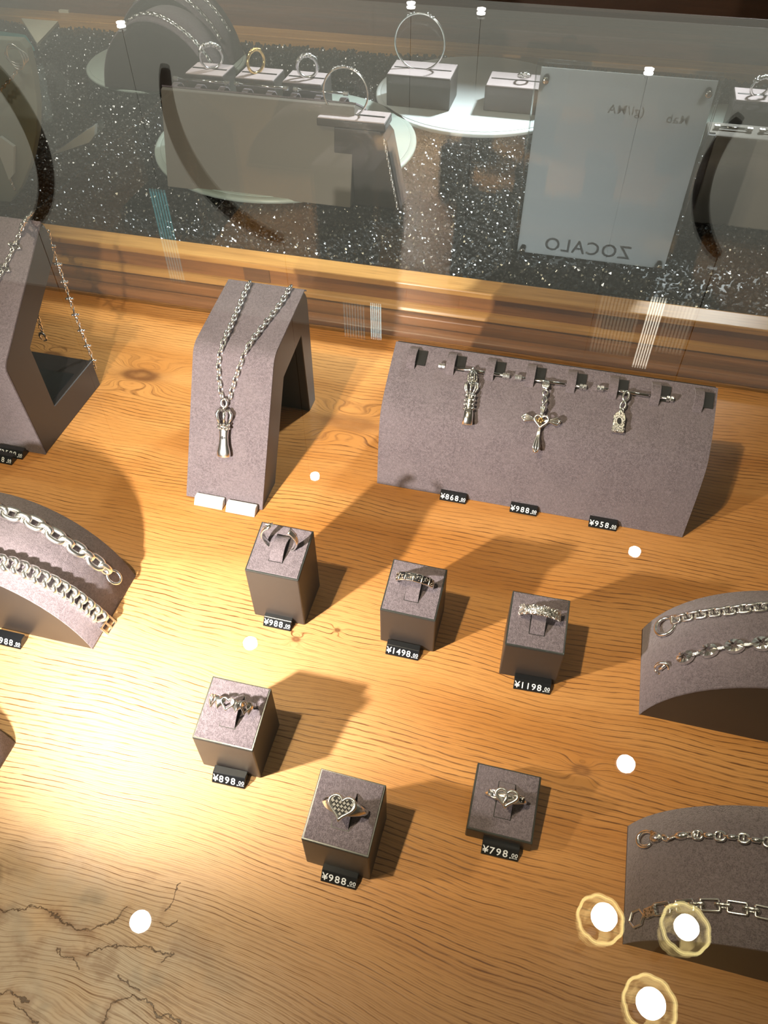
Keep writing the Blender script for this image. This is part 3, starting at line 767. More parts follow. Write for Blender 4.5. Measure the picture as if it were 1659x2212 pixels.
# star chain on the left stand
def left_h(x, y):
    if y < .4170 or y > .522: return 0
    return .0985+(y-.4170)/(.1030)*.0745+.002
sn = thing('star_necklace', 'silver star-link chain lying over the large left stand and dangling behind it', 'necklace', onsurf(40, 540, left_h))
NL = Vector((0, -.586, .81))
lk = link_mesh('small_link', .0058, .0042, .0007, M_silver, 10, 5)
def star_mesh(s, r):
    bm = NB(); pts = []
    for k in range(20):
        a = 2*math.pi*k/20; rr_ = s*(.62+.38*math.cos(4*a)); pts.append(Vector((rr_*math.cos(a), rr_*math.sin(a), 0)))
    tube(bm, pts, r, 5, True)
    for k in range(4): sph(bm, (s*math.cos(k*math.pi/2), s*math.sin(k*math.pi/2), 0), r*1.6, u=6, v=5)
    o = obj('star', bm, M_silver, None, True); me = o.data; bpy.data.objects.remove(o); return me
star = star_mesh(.0056, .0008)
def solid_star(s):
    bm = NB(); sph(bm, (0, 0, 0), s*.5, u=8, v=6)
    for k in range(4): sph(bm, (s*.62*math.cos(k*math.pi/2), s*.62*math.sin(k*math.pi/2), 0), s*.34, u=7, v=5)
    o = obj('bead', bm, M_silver, None, True); me = o.data; bpy.data.objects.remove(o); return me
bead = solid_star(.0040)
pth = mp([(86, 470), (72, 466), (60, 478), (50, 498), (42, 518), (32, 540), (22, 562), (12, 582), (2, 602), (-12, 628)], left_h, .0025)
lay_chain(sn, pth, .0041, [lk, lk, lk, star, lk], [R_(20), R_(-50), R_(40), 0, R_(-40)], NL)
dang = [AX(105, 497, -.4270), AX(112, 530, -.4265), AX(133, 592, -.4262), AX(152, 650, -.4262), AX(176, 715, -.4262), AX(196, 770, -.4262), AX(207, 796, -.4262)]
dang = [Vector((p.x, .5275, p.z)) for p in [AY(q[0], q[1], .5275) for q in ((104, 497), (111, 530), (133, 592), (152, 650), (176, 715), (196, 765), (206, 798))]]
lay_chain(sn, dang, .0044, [lk, lk, lk, bead], [R_(30), R_(-50), R_(60), 0], Vector((.3, -.9, .3)))
cl = [AY(q[0], q[1], .50) for q in ((81, 680), (86, 700), (91, 716))]
lay_chain(sn, cl, .0035, [lk], [R_(20), R_(-60)], Vector((0, -1, .2)))
bm = NB(); c = AY(93, 728, .50)-Vector(sn.location); hook(bm, Matrix.Translation(c) @ Matrix.Rotation(R_(90), 4, 'X') @ Matrix.Rotation(R_(100), 4, 'Z'), .0085, .0009); obj('lobster_clasp', bm, M_silver, sn, True)
# bracelets on the arches
def arch_n(A):
    def f(c):
        a = arch_z(min(max(c.x-A[0]-.002, 0), .18)); b = arch_z(min(max(c.x-A[0]+.002, 0), .18))
        return Vector((-(b-a)/.004, -.04, 1)).normalized()
    return f
def on_arch(lst, A, lf): 
    h = arch_h(*A); return [onsurf(x, y, h)+arch_n(A)(onsurf(x, y, h))*lf for x, y in lst]
def mk(name, label, pts): return thing(name, label, 'bracelet', pts[len(pts)//2])
# left arch: chunky oval links, then curb links with box clasp
p1 = on_arch([(-60, 1084), (-30, 1094), (0, 1107), (36, 1120), (69, 1132), (98, 1149), (128, 1168), (158, 1186), (185, 1204), (209, 1222), (228, 1237)], A1, .0035)
br = mk('oval_link_bracelet', 'chunky polished oval-link silver bracelet, upper of the two on the lit left stand', p1)
big = link_mesh('oval_link', .0172, .0118, .0021, M_bright, 18, 8); mid_ = link_mesh('inner_link', .0135, .0092, .0021, M_bright, 14, 8)
lay_chain(br, p1, .0083, [big, mid_], [R_(8), R_(62)], arch_n(A1))
bm = NB(); e = on_arch([(240, 1247)], A1, .003)[0]-Vector(br.location); nA = arch_n(A1)(e+Vector(br.location))
Mx = frame_at(e, Vector((1, -.2, -1)), nA, 0)
tube(bm, [Mx @ Vector((math.cos(a)*.0058, math.sin(a)*.0050, 0)) for a in [2*math.pi*k/18 for k in range(18)]], .0011, 8, True); obj('end_ring', bm, M_bright, br, True)
p2 = on_arch([(-60, 1210), (-30, 1213), (0, 1219), (33, 1226), (75, 1246), (119, 1267), (155, 1290), (185, 1313), (213, 1337)], A1, .0026)
br = mk('curb_bracelet', 'heavy silver curb-link bracelet with a square clasp, lower one on the lit left stand', p2)
curb = link_mesh('curb_link', .0128, .0126, .0019, M_bright, 18, 8, 1.0, False, .28)
lay_chain(br, p2, .0074, [curb], [R_(24)], arch_n(A1))
e = on_arch([(227, 1351)], A1, .003)[0]; Mx = frame_at(e-Vector(br.location), Vector((1, 0, -1.9)), arch_n(A1)(e), 0)
bm = NB()
for yv in (-.0056, 0, .0056): box(bm, -.0042, .0042, yv-.0008, yv+.0008, -.0012, .0012, .0003)
for xv in (-.0040, .0040): box(bm, xv-.0008, xv+.0008, -.0064, .0064, -.0012, .0012, .0003)
bmesh.ops.transform(bm, matrix=Mx, verts=bm.verts[:]); obj('box_clasp', bm, M_silver, br)
# right upper arch
p3 = on_arch([(1458, 1342), (1480, 1337), (1505, 1332), (1532, 1328), (1560, 1325), (1585, 1322), (1615, 1318), (1659, 1314), (1700, 1311)], A3, .0022)
br = mk('box_chain_bracelet', 'silver box-chain bracelet with a large round ring clasp, on the right edge stand', p3)
bx = link_mesh('box_link', .0066, .0052, .0010, M_silver, 12, 6, 1.0, True)
lay_chain(br, p3, .0048, [bx], [R_(15), R_(75)], arch_n(A3))
e = on_arch([(1442, 1355)], A3, .002)[0]; Mx = frame_at(e-Vector(br.location), Vector((1, .25, .9)), arch_n(A3)(e), 0)
bm = NB(); tube(bm, [Mx @ Vector((math.cos(a)*.0072, math.sin(a)*.0072, 0)) for a in [2*math.pi*k/26 for k in range(26)]], .0015, 10, True); obj('ring_clasp', bm, M_silver, br, True)
p4 = on_arch([(1450, 1440), (1473, 1427), (1503, 1417), (1538, 1408), (1573, 1402), (1613, 1397), (1645, 1395), (1690, 1392)], A3, .0024)
br = mk('star_eye_bracelet', 'silver bracelet of oval links pierced with star openings, below the ring clasp bracelet', p4)
def star_oval():
    bm = NB(); n = 24; o = []; i_ = []; 
    for k in range(n):
        a = 2*math.pi*k/n
        for lst, z in ((o, 0),): pass
        ro = Vector((.0062*math.cos(a), .0050*math.sin(a), 0)); rs_ = .0036*(.70+.30*math.cos(6*a)); ri = Vector((1.2*rs_*math.cos(a), rs_*math.sin(a), 0))
        o.append((bm.verts.new(ro+Vector((0, 0, -.0012))), bm.verts.new(ro*.93+Vector((0, 0, .0012))), bm.verts.new(ri+Vector((0, 0, .0018))), bm.verts.new(ri+Vector((0, 0, -.0012)))))
    for k in range(n):
        A, B = o[k], o[(k+1) % n]
        for j in range(4): bm.faces.new((A[j], A[(j+1) % 4], B[(j+1) % 4], B[j]))
    q = obj('star_oval', bm, M_silver, None, False); me = q.data; bpy.data.objects.remove(q); return me
so = star_oval(); sl_ = link_mesh('slim_link', .0105, .0030, .0010, M_ox, 14, 6)
lay_chain(br, p4[1:], .0082, [so, sl_], [0, R_(10)], arch_n(A3), start=0)
e = on_arch([(1434, 1446)], A3, .0015)[0]; Mx = frame_at(e-Vector(br.location), p4[1]-e, arch_n(A3)(e), R_(60))
bm = NB(); hook(bm, Mx, .0110, .0010); tube(bm, [Mx @ Vector((-.002, 0, 0)), Mx @ Vector((.004, .001, 0))], .0014, 6); obj('lobster_clasp', bm, M_silver, br, True)
# right lower arch
p5 = on_arch([(1500, 1806), (1530, 1808), (1564, 1810), (1614, 1815), (1659, 1823), (1700, 1832)], A4, .0024)
br = mk('anchor_bracelet', 'silver anchor-link bracelet with an engraved lobster clasp, upper one on the bottom right stand', p5)
an = link_mesh('anchor_link', .0072, .0066, .0009, M_silver, 14, 6, 1, False, 0, True)
bm = NB(); tube(bm, [(-.0036, 0, 0), (-.0022, 0, 0), (-.002, 0, 0), (.002, 0, 0), (.0022, 0, 0), (.0036, 0, 0)], [.0010, .0010, .0016, .0016, .0010, .0010], 8)
q = obj('barrel_link', bm, M_silver, None, True); barrel = q.data; bpy.data.objects.remove(q)
lay_chain(br, p5, .0062, [an, barrel], [0, 0], arch_n(A4))
e1 = on_arch([(1400, 1815)], A4, .002)[0]; e2 = on_arch([(1436, 1811)], A4, .002)[0]; e3 = on_arch([(1448, 1815), (1462, 1810), (1490, 1806), (1500, 1806)], A4, .002)
Mx = frame_at(e1-Vector(br.location), e1-e2, arch_n(A4)(e1), 0)
bm = NB(); hook(bm, Mx, .0120, .0010); obj('lobster_clasp', bm, M_silver, br, True)
bm = NB(); sph(bm, e1.lerp(e2, .62)-Vector(br.location), .0036, 1.25, .75, .7, Mx.to_3x3().to_4x4(), 12, 8); tube(bm, [e1.lerp(e2, .35)-Vector(br.location)+Vector((0, .003, .001)), e1.lerp(e2, .9)-Vector(br.location)], .0016, 8); obj('clasp_body', bm, M_ox, br, True)
lay_chain(br, [e2, e3[0], e3[1]], .0035, [lk], [R_(20), R_(-50)], arch_n(A4))
bm = NB(); c = (e3[1]+(e3[2]-e3[1])*.5)-Vector(br.location); d = (e3[2]-e3[1]).normalized(); tube(bm, [c-d*.0045, c-d*.002, c, c+d*.002, c+d*.0045], [.0008, .0021, .0024, .0021, .0008], 8); obj('oval_bead', bm, M_silver, br, True)
lay_chain(br, [e3[2], e3[3]], .0035, [lk], [R_(20)], arch_n(A4))
p6 = on_arch([(1425, 1968), (1450, 1964), (1490, 1959), (1543, 1958), (1601, 1965), (1654, 1975), (1700, 1986)], A4, .0024)
br = mk('box_link_bracelet', 'angular silver box-link bracelet with a hexagonal clasp, lower one on the bottom right stand', p6)
rc = link_mesh('rectangular_link', .0094, .0056, .0007, M_silver, 12, 6, 1.0, True); rc2 = link_mesh('short_link', .0072, .0034, .0009, M_ox, 12, 6, 1.0, True)
lay_chain(br, p6, .0064, [rc, rc2], [R_(5), R_(80)], arch_n(A4))
e1 = on_arch([(1382, 1986)], A4, .002)[0]; e2 = on_arch([(1412, 1973)], A4, .002)[0]; Mx = frame_at(e1-Vector(br.location), e1-e2, arch_n(A4)(e1), 0)
bm = NB(); tube(bm, [Mx @ Vector((math.cos(a)*.0054, math.sin(a)*.0048, 0)) for a in [2*math.pi*k/6 for k in range(6)]], .0007, 5, True); obj('hexagon_clasp', bm, M_silver, br)
bm = NB(); box(bm, -.0045, .0045, -.0026, .0026, -.0012, .0016, .0009, Matrix.Translation(e2-Vector(br.location)) @ Mx.to_3x3().to_4x4()); obj('clasp_body', bm, M_ox, br)
# ================================================================== RINGS
def ring_thing(key, name, label, rad=.0128, lean=-24, dz=.0040, dy=.0225):
    x, y, hf, hb, a = BL[key]; M = Matrix.Translation((x, y, 0)) @ Matrix.Rotation(R_(a), 4, 'Z')
    sl = (hb-hf)/VD
    loc = M @ Vector((VW/2, dy, hf+sl*dy+dz))
    t = thing(name, label, 'ring', loc, R_(a), 'rings on the ring blocks')
    return t, Matrix.Rotation(R_(-lean), 4, 'X')
def band(bm, Mr, rad, w, th, a0=0, a1=360, wf=None, n=48):
    """ring band in the local xz plane (axis y); wf scales the width by angle (90 deg = top)"""
    cl_ = a1-a0 >= 360; rings = []; N = n if cl_ else n+1
    for k in range(N):
        d = a0+(a1-a0)*k/n; a = R_(d); ww = w*(wf(d) if wf else 1)
        ci, co_ = Vector((math.cos(a), 0, math.sin(a))), Vector((0, 1, 0))
        ring = []
        for u, v in ((-.5, 0), (-.42, .85), (0, 1.1), (.42, .85), (.5, 0), (.3, -.2), (-.3, -.2)):
            ring.append(bm.verts.new(Mr @ (ci*(rad+v*th)+co_*(u*ww))))
        rings.append(ring)
    for k in range(n):
        A, B = rings[k], rings[(k+1) % N]
        for j in range(7): bm.faces.new((A[j], A[(j+1) % 7], B[(j+1) % 7], B[j]))
    if not cl_: bm.faces.new(rings[0]); bm.faces.new(rings[-1][::-1])
# A open ring
t, Mr = ring_thing('A', 'open_ring', 'open-ended silver ring with a star on one tip, upright on the tallest block', lean=2, dz=.0088, dy=.0225)
bm = NB(); band(bm, Mr, .0122, .0052, .0014, 118, 412, lambda d: 1.15-.35*math.sin(R_(d-118)/294*180)); obj('band', bm, M_bright, t, True)
bm = NB(); band(bm, Mr, .0134, .0012, .0006, 380, 411); band(bm, Mr, .0134, .0010, .0006, 120, 150); obj('raised_rib', bm, M_silver, t, True)
bm = NB()
for k in range(6):
    a = R_(118); c = Mr @ Vector((math.cos(a)*.0134, 0, math.sin(a)*.0134)); an_ = k*math.pi/3
    tube(bm, [c, c+Mr.to_3x3() @ Vector((math.cos(an_)*.0030, math.sin(an_)*.0030, .0004))], [.0009, .0003], 5)
obj('star', bm, M_silver, t)
# B pave band
t, Mr = ring_thing('B', 'pave_ring', 'silver band ring with dark stone-set panels across its top')
bm = NB(); band(bm, Mr, .0125, .0066, .0013, wf=lambda d: 1.0 if 0 < d < 180 else .75); obj('band', bm, M_silver, t, True)
for i, d0 in enumerate((28, 53, 78, 103, 128, 152)):
    bm = NB(); band(bm, Mr, .0139, .0050, .0003, d0-9, d0+9, n=6); f_ = obj('panel', bm, M_recess, t)
    bm = NB()
    for k in range(12):
        d = R_(d0-7+14*random.random()); u = random.uniform(-.0021, .0021); sph(bm, Mr @ Vector((math.cos(d)*.0142, u, math.sin(d)*.0142)), .00042, u=6, v=4)
    obj('stones', bm, M_bright, f_)
bm = NB()
for d0 in (40, 65.5, 90.5, 115.5, 140):
    a = R_(d0); c = Vector((math.cos(a)*.0140, 0, math.sin(a)*.0140)); tube(bm, [Mr @ (c+Vector((0, -.0031, 0))), Mr @ (c+Vector((0, .0031, 0)))], .0005, 6)
obj('divider', bm, M_bright, t, True)
# C sparkling band
t, Mr = ring_thing('C', 'carved_ring', 'wide carved silver band ring sparkling all over, on the black-fronted block')
bm = NB(); band(bm, Mr, .0125, .0072, .0013, wf=lambda d: 1.0 if 0 < d < 180 else .8); obj('band', bm, M_ox, t, True)
bm = NB()
for k in range(200):
    d = R_(random.uniform(5, 175)); u = random.uniform(-.0034, .0034); rr_ = .0139
    c = Mr @ Vector((math.cos(d)*rr_, u, math.sin(d)*rr_)); Mt = Matrix.Translation(c) @ Euler((random.random()*6, random.random()*6, random.random()*6)).to_matrix().to_4x4() @ Matrix.Diagonal((1.6, 1, .7, 1))
    bmesh.ops.create_icosphere(bm, subdivisions=1, radius=.00060, matrix=Mt)
obj('carving', bm, M_bright, t)
# D linked hearts
t, Mr = ring_thing('D', 'hearts_ring', 'silver ring made of linked solid and open hearts', lean=-26, dz=.0050)
bm = NB(); band(bm, Mr, .0122, .0020, .0010, 168, 372); obj('band', bm, M_silver, t, True)
for i, d0 in enumerate((162, 138, 112, 86, 60, 36, 14)):
    a = R_(d0); c = Vector((math.cos(a)*.0132, 0, math.sin(a)*.0132)); rad_ = Vector((math.cos(a), 0, math.sin(a)))
    X = Vector((-math.sin(a), 0, math.cos(a)))*-1; Fm = Matrix((X, Vector((0, 1, 0)), rad_)).transposed().to_4x4(); Fm.translation = c
    bm = NB()
    if i % 2 == 0:
        ps_ = heart_pts(.0047, 22); cc = bm.verts.new(Mr @ Fm @ Vector((0, .0002, .0016))); vv = [bm.verts.new(Mr @ Fm @ p) for p in ps_]; v2 = [bm.verts.new(Mr @ Fm @ (p-Vector((0, 0, .0010)))) for p in ps_]
        for k in range(22): bm.faces.new((cc, vv[k], vv[(k+1) % 22])); bm.faces.new((vv[k], v2[k], v2[(k+1) % 22], vv[(k+1) % 22]))
        bm.faces.new(v2)
        obj('solid_heart', bm, M_bright, t, True)
    else:
        tube(bm, [Mr @ Fm @ p for p in heart_pts(.0043, 20, .0004)], .0006, 6, True); obj('open_heart', bm, M_silver, t, True)
# E signet heart
t, Mr = ring_thing('E', 'signet_ring', 'large heart signet ring with a dark checked face', lean=-20, dz=.0010, dy=.0215)
bm = NB(); band(bm, Mr, .0122, .0042, .0018, wf=lambda d: .8+1.6*max(0, math.sin(R_(d)))**2); obj('band', bm, M_silver, t, True)
TopM = Mr @ Matrix.Translation((0, 0, .0140)) @ Matrix.Rotation(R_(6), 4, 'X')
ps_ = [Vector((p.x*1.05, p.y*.98, 0)) for p in heart_pts(.0080, 34)]
bm = NB(); a_ = [bm.verts.new(TopM @ (p*.86+Vector((0, 0, -.0022)))) for p in ps_]; b_ = [bm.verts.new(TopM @ p) for p in ps_]
for k in range(34): bm.faces.new((a_[k], a_[(k+1) % 34], b_[(k+1) % 34], b_[k]))
bm.faces.new(b_); bm.faces.new(a_[::-1]); obj('heart_plate', bm, M_silver, t)
bm = NB(); tube(bm, [TopM @ (p*.95+Vector((0, 0, .0003))) for p in ps_], .0009, 8, True); tube(bm, [TopM @ (p*.84+Vector((0, 0, .0003))) for p in ps_], .0004, 6, True); obj('heart_rim', bm, M_bright, t, True)
bm = NB(); ins_ = [p*.80+Vector((0, 0, .00025)) for p in ps_]; prism(bm, [(p.x, p.y) for p in ins_], .0001, .0004, 'z'); bmesh.ops.transform(bm, matrix=TopM, verts=bm.verts[:]); obj('dark_face', bm, M_recess, t)
def inheart(x, y):
    c = False; n = len(ps_)
    for i in range(n):
        a, b = ps_[i]*.76, ps_[i-1]*.76
        if (a.y > y) != (b.y > y) and x < (b.x-a.x)*(y-a.y)/(b.y-a.y)+a.x: c = not c
    return c
bm = NB()
for iy in range(-5, 6):
    for ix in range(-5, 6):
        x, y = ix*.0022+(iy % 2)*.0011, iy*.0020
        if not inheart(x, y): continue
        q = [(0, .0012), (.0004, .0004), (.0011, .0002), (.0005, -.0004), (0, -.0010), (-.0004, -.0004), (-.0011, -.0003), (-.0004, .0004)]
        prism(bm, [(x+a, y+b) for a, b in q], .0004, .0008, 'z')
bmesh.ops.transform(bm, matrix=TopM, verts=bm.verts[:]); obj('check_relief', bm, M_bright, t)
# F open heart
t, Mr = ring_thing('F', 'open_heart_ring', 'silver ring with an open heart flanked by blackened openwork shoulders', lean=-20, dz=.0010, dy=.0215)
bm = NB(); band(bm, Mr, .0120, .0030, .0014, wf=lambda d: .9+1.0*max(0, math.sin(R_(d)))**3); obj('band', bm, M_silver, t, True)
TopM = Mr @ Matrix.Translation((0, 0, .0140)) @ Matrix.Rotation(R_(6), 4, 'X')
bm = NB(); tube(bm, [TopM @ Vector((p.x*1.15, p.y*.95, .0006)) for p in heart_pts(.0060, 30)], .0010, 8, True)
tube(bm, [TopM @ Vector(q) for q in ((0, .003, .0006), (0, -.001, .0012), (-.001, -.005, .0006))], [.0006, .0014, .0009], 6); obj('open_heart', bm, M_bright, t, True)
for sg in (-1, 1):
    bm = NB(); prism(bm, [(sg*.0070, -.0022), (sg*.0118, -.0014), (sg*.0118, .0014), (sg*.0070, .0024)], -.0020, -.0004, 'z'); bmesh.ops.transform(bm, matrix=TopM @ Matrix.Rotation(R_(sg*18), 4, 'Y'), verts=bm.verts[:]); sh = obj('shoulder', bm, M_recess, t)
    bm = NB()
    for k in range(14): sph(bm, TopM @ Matrix.Rotation(R_(sg*18), 4, 'Y') @ Vector((sg*random.uniform(.0072, .0112), random.uniform(-.0018, .0018), 0)), .0005, u=6, v=4)
    for yy in (-.0030, .0030): tube(bm, [TopM @ Matrix.Rotation(R_(sg*18), 4, 'Y') @ Vector((sg*x, yy*(1.25-x*70), -.0003)) for x in (.0050, .0080, .0110)], .0006, 6)
    obj('openwork', bm, M_bright, sh, True)
# ================================================================== THE BAY BEHIND THE GLASS
ZB = .053
# acrylic sign block
sg = thing('acrylic_sign', 'upright clear acrylic sign block holding a white sheet, seen from its back', 'sign', (.036, .790, ZB))
sx0 = P(1105, 560, ZB); sx1 = P(1440, 598, ZB); sY = (sx0.y+sx1.y)/2
SW0, SW1 = sx0.x, sx1.x; sg.location = ((SW0+SW1)/2, sY, ZB)
tl = AY(1168, 145, sY); tr = AY(1590, 172, sY); Ht = (tl.z+tr.z)/2-ZB
hw = (SW1-SW0)/2
bm = NB(); box(bm, -hw, hw, 0, .009, 0, Ht, .0008); obj('front_block', bm, M_acr, sg)
bm = NB(); box(bm, -hw, hw, .0105, .0195, 0, Ht, .0008); obj('back_block', bm, M_acr, sg)
bm = NB(); box(bm, -hw+.004, hw-.004, .0093, .0102, .004, Ht-.004); sheet = obj('sheet', bm, M_paper, sg)
for cx_ in (-hw+.010, hw-.010):
    for cz_ in (.010, Ht-.012):
        bm = NB(); lathe(bm, [(.0016, -.0006), (.0030, -.0006), (.0030, .0006), (.0016, .0008)], 16, Matrix.Translation((cx_, -.0006, cz_)) @ Matrix.Rotation(R_(90), 4, 'X')); obj('magnet', bm, M_chrome, sg, True)
        bm = NB(); lathe(bm, [(.0028, 0), (.0028, .0196)], 14, Matrix.Translation((cx_, .0196, cz_)) @ Matrix.Rotation(R_(90), 4, 'X')); obj('magnet_well', bm, M_acr, sg, True)
def back_text(s, size, x, z):
    Mx = Matrix.Translation((x, .00925, z)) @ Matrix.Rotation(R_(90), 4, 'X') @ Matrix.Diagonal((-1, 1, 1, 1))
    text(s, size, M_faint, sg, Mx, 'show_through_text')
back_text('ZOCALO', .020, hw*.50, .010)
for k, (x, z, s) in enumerate(((.30, .80, '(gi/MA'), (.85, .78, 'Mab'),)):
    back_text(s, .011, hw*(x*.9), Ht*z)
# round white trays
def tray(label, x, y, r, z=ZB, m=None):
    t = thing('round_tray', label, 'tray', (x, y, z), 0, 'round white trays on the gravel')
    bm = NB(); lathe(bm, [(r*.98, 0), (r, .0015), (r, .0045), (r*.985, .006), (r*.96, .006)], 64); obj('disc', bm, m or M_white, t, True)
    bm = NB(); lathe(bm, [(r*.955, .0061), (r*.95, .0066), (r*.3, .0066)], 64); obj('inlay', bm, m or M_white, t, True)
    return t
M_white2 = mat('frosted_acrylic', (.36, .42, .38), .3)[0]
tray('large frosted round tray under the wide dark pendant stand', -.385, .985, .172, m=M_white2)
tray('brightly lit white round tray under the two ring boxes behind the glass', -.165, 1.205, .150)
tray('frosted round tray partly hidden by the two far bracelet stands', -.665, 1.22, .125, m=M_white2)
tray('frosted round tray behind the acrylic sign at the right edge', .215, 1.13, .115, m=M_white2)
ZT = ZB+.0068
# pendant stand turned away
pb = pendant_stand('pendant_stand', 'wide dark stand behind the glass turned away from us with rods along its top', -.482, -.252, .895, ZT-.003, True)
g_ = 'rods on the stand behind the glass'
for i, (a, b) in enumerate(((-.470, -.405), (-.395, -.335), (-.325, -.265))):
    rod(None, None, ['left', 'middle', 'right'][i]+' silver rod on the far pendant stand behind the glass', g_, (Vector((a, .872, ZT+.1035)), Vector((b, .872, ZT+.1035))))
# ring boxes with rings and bangles
def small_box(label, x0, x1, y0, y1, h, z):
    t = thing('ring_box', label, 'display stand', ((x0+x1)/2, (y0+y1)/2, z), 0, 'ring boxes behind the glass')
    W, D = (x1-x0)/2, (y1-y0)/2
    bm = NB(); box(bm, -W, W, -D, D, 0, h, .0012); obj('body', bm, M_pu, t)
    bm = NB(); box(bm, -W+.001, W-.001, -D+.001, D-.001, h-.0005, h+.0012, .0006); obj('pad', bm, M_padlt, t)
    bm = NB(); box(bm, -W*.9, W*.9, -.0016, .0016, h+.0011, h+.0016, .0002); obj('slot', bm, M_recess, t)
    return t
M_padlt = mat('rose_suede', (.46, .38, .38), .9)[0]
def circle_ring(name, label, c, R, r, tilt=0, m=None, rotz=0, extra=None, cat='ring', group=None):
    t = thing(name, label, cat, c, R_(rotz), group); Mr = Matrix.Rotation(R_(tilt), 4, 'X')
    bm = NB(); tube(bm, [Mr @ Vector((R*math.cos(2*math.pi*k/40), 0, R*math.sin(2*math.pi*k/40))) for k in range(40)], r, 8, True); obj('band', bm, m or M_silver, t, True)
    bm = NB()
    for k in range(16 if extra != 'studs' else 9):
        if extra == 'studs': a = R_(60+60*k/8); q = .0019
        elif extra == 'head': a = R_(35+110*k/15); q = R*.22
        else: a = R_(55+70*k/15); q = r*1.15
        if extra == 'studs' and k in (3, 4, 5): continue
        off = Vector((0, (random.random()-.5)*q*1.6, 0))
        sph(bm, Mr @ (Vector((R*math.cos(a)*1.03, 0, R*math.sin(a)*1.03))+off), q, u=7, v=5)
    obj('ornament', bm, M_gold if extra == 'gold' else M_ox, t, True)
    return t
tagz = 'bangles and rings behind the glass'
bx1 = P(835, 245, ZT); small_box('lit ring box with pale pad carrying the tall bangle on the white tray', -.283, -.193, 1.122, 1.180, .040, ZT)
circle_ring('bangle', 'thin silver bangle with studded tips standing on the lit ring box', Vector((-.243, 1.150, ZT+.040+.034)), .0345, .0014, 0, M_silver, 0, 'studs', 'bangle', tagz)
small_box('dark ring box with pale pad left of the acrylic sign', -.147, -.062, 1.135, 1.190, .032, ZT)
circle_ring('ring', 'silver ring lying on the ring box left of the sign', Vector((-.098, 1.160, ZT+.032+.008)), .0085, .0016, 60, M_silver, 10, 'head', 'ring', tagz)
zs = AY(775, 262, .842).z
small_box('shallow pale ring tray under the plain bangle, right of the turned-away stand', -.292, -.214, .842, .874, .008, zs-.009)
circle_ring('bangle', 'thin plain silver bangle standing on the shallow ring tray', Vector((-.262, .858, zs+.022)), .0250, .0011, 0, M_silver, 0, 'pave', 'bangle', tagz)
small_box('ring box behind the left end of the turned-away stand', -.490, -.440, .935, .975, .086, ZT)
circle_ring('ring', 'filigree silver ring standing left above the turned-away stand', Vector((-.461, .955, ZT+.086+.015)), .0135, .0016, 0, M_silver, 30, 'head', 'ring', tagz)
small_box('ring box under the gilded ring behind the turned-away stand', -.425, -.375, .935, .975, .086, ZT)
circle_ring('ring', 'gilded ring standing above the middle of the turned-away stand', Vector((-.403, .955, ZT+.086+.014)), .0125, .0018, 0, M_gold, 60, 'gold', 'ring', tagz)
small_box('ring box under the crusted silver ring behind the turned-away stand', -.365, -.315, .935, .975, .086, ZT)
circle_ring('ring', 'heavily crusted silver ring near the bangle above the turned-away stand', Vector((-.338, .955, ZT+.086+.013)), .0120, .0020, 0, M_silver, 15, 'head', 'ring', tagz)
# far bracelet stands with chains
F1 = (-.707, 1.095, 1.165, 1.25, 1.25, ZB+.012); F2 = (-.735, 1.195, 1.270, 1.30, 1.30, ZB+.012)
for A, lab in ((F1, 'nearer of the two far bracelet stands behind the glass, dark half-round front'), (F2, 'farther of the two far bracelet stands behind the glass')):
    arch(lab, A[0], A[1], A[2], A[3], A[4], ZB+.0068, 'far bracelet stands behind the glass')
def far_chain(A, yoff, label, name):
    pts = []
    for k in range(22):
        dx = .010+.160*k/21; pts.append(Vector((A[0]+dx, A[1]+yoff+.006*math.sin(k*.3), ZB+.0068+arch_z(dx, A[3])+.0028)))
    t = mk(name, label, pts); lay_chain(t, pts, .0062, [L_far, L_far2], [R_(20), R_(70)], arch_n(A)); return t
L_far = link_mesh('rope_link', .0095, .0072, .0015, M_bright, 12, 6); L_far2 = link_mesh('rope_link', .0080, .0062, .0014, M_ox, 12, 6)
far_chain(F1, .018, 'rope-link bracelet over the nearer far stand', 'rope_bracelet')
far_chain(F2, .018, 'front rope-link bracelet over the farther far stand', 'rope_bracelet')
far_chain(F2, .055, 'rear rope-link bracelet over the farther far stand', 'rope_bracelet')
# dark necklace block right of the turned-away stand
nb = thing('necklace_block', 'small dark sloped necklace block just right of the turned-away stand', 'display stand', (-.232, .86, ZB))
zt_ = AY(775, 262, .842).z-.009-ZB
bm = NB(); prism(bm, [(-.045, 0), (-.040, zt_), (.012, zt_), (.020, zt_-.010), (.036, 0)], -.018, .016, 'y', .001); obj('block', bm, M_pu, nb)
pts = [Vector((-.232+.0335-.004*k/9+(-.012*k/9), .838, ZB+.002+.078*k/9)) for k in range(10)]
tc = mk('fine_chain', 'fine silver chain hanging down the small dark necklace block', pts); tc['category'] = 'necklace'
lay_chain(tc, pts, .0040, [lk], [R_(20), R_(80)], Vector((.7, -.6, .2)))
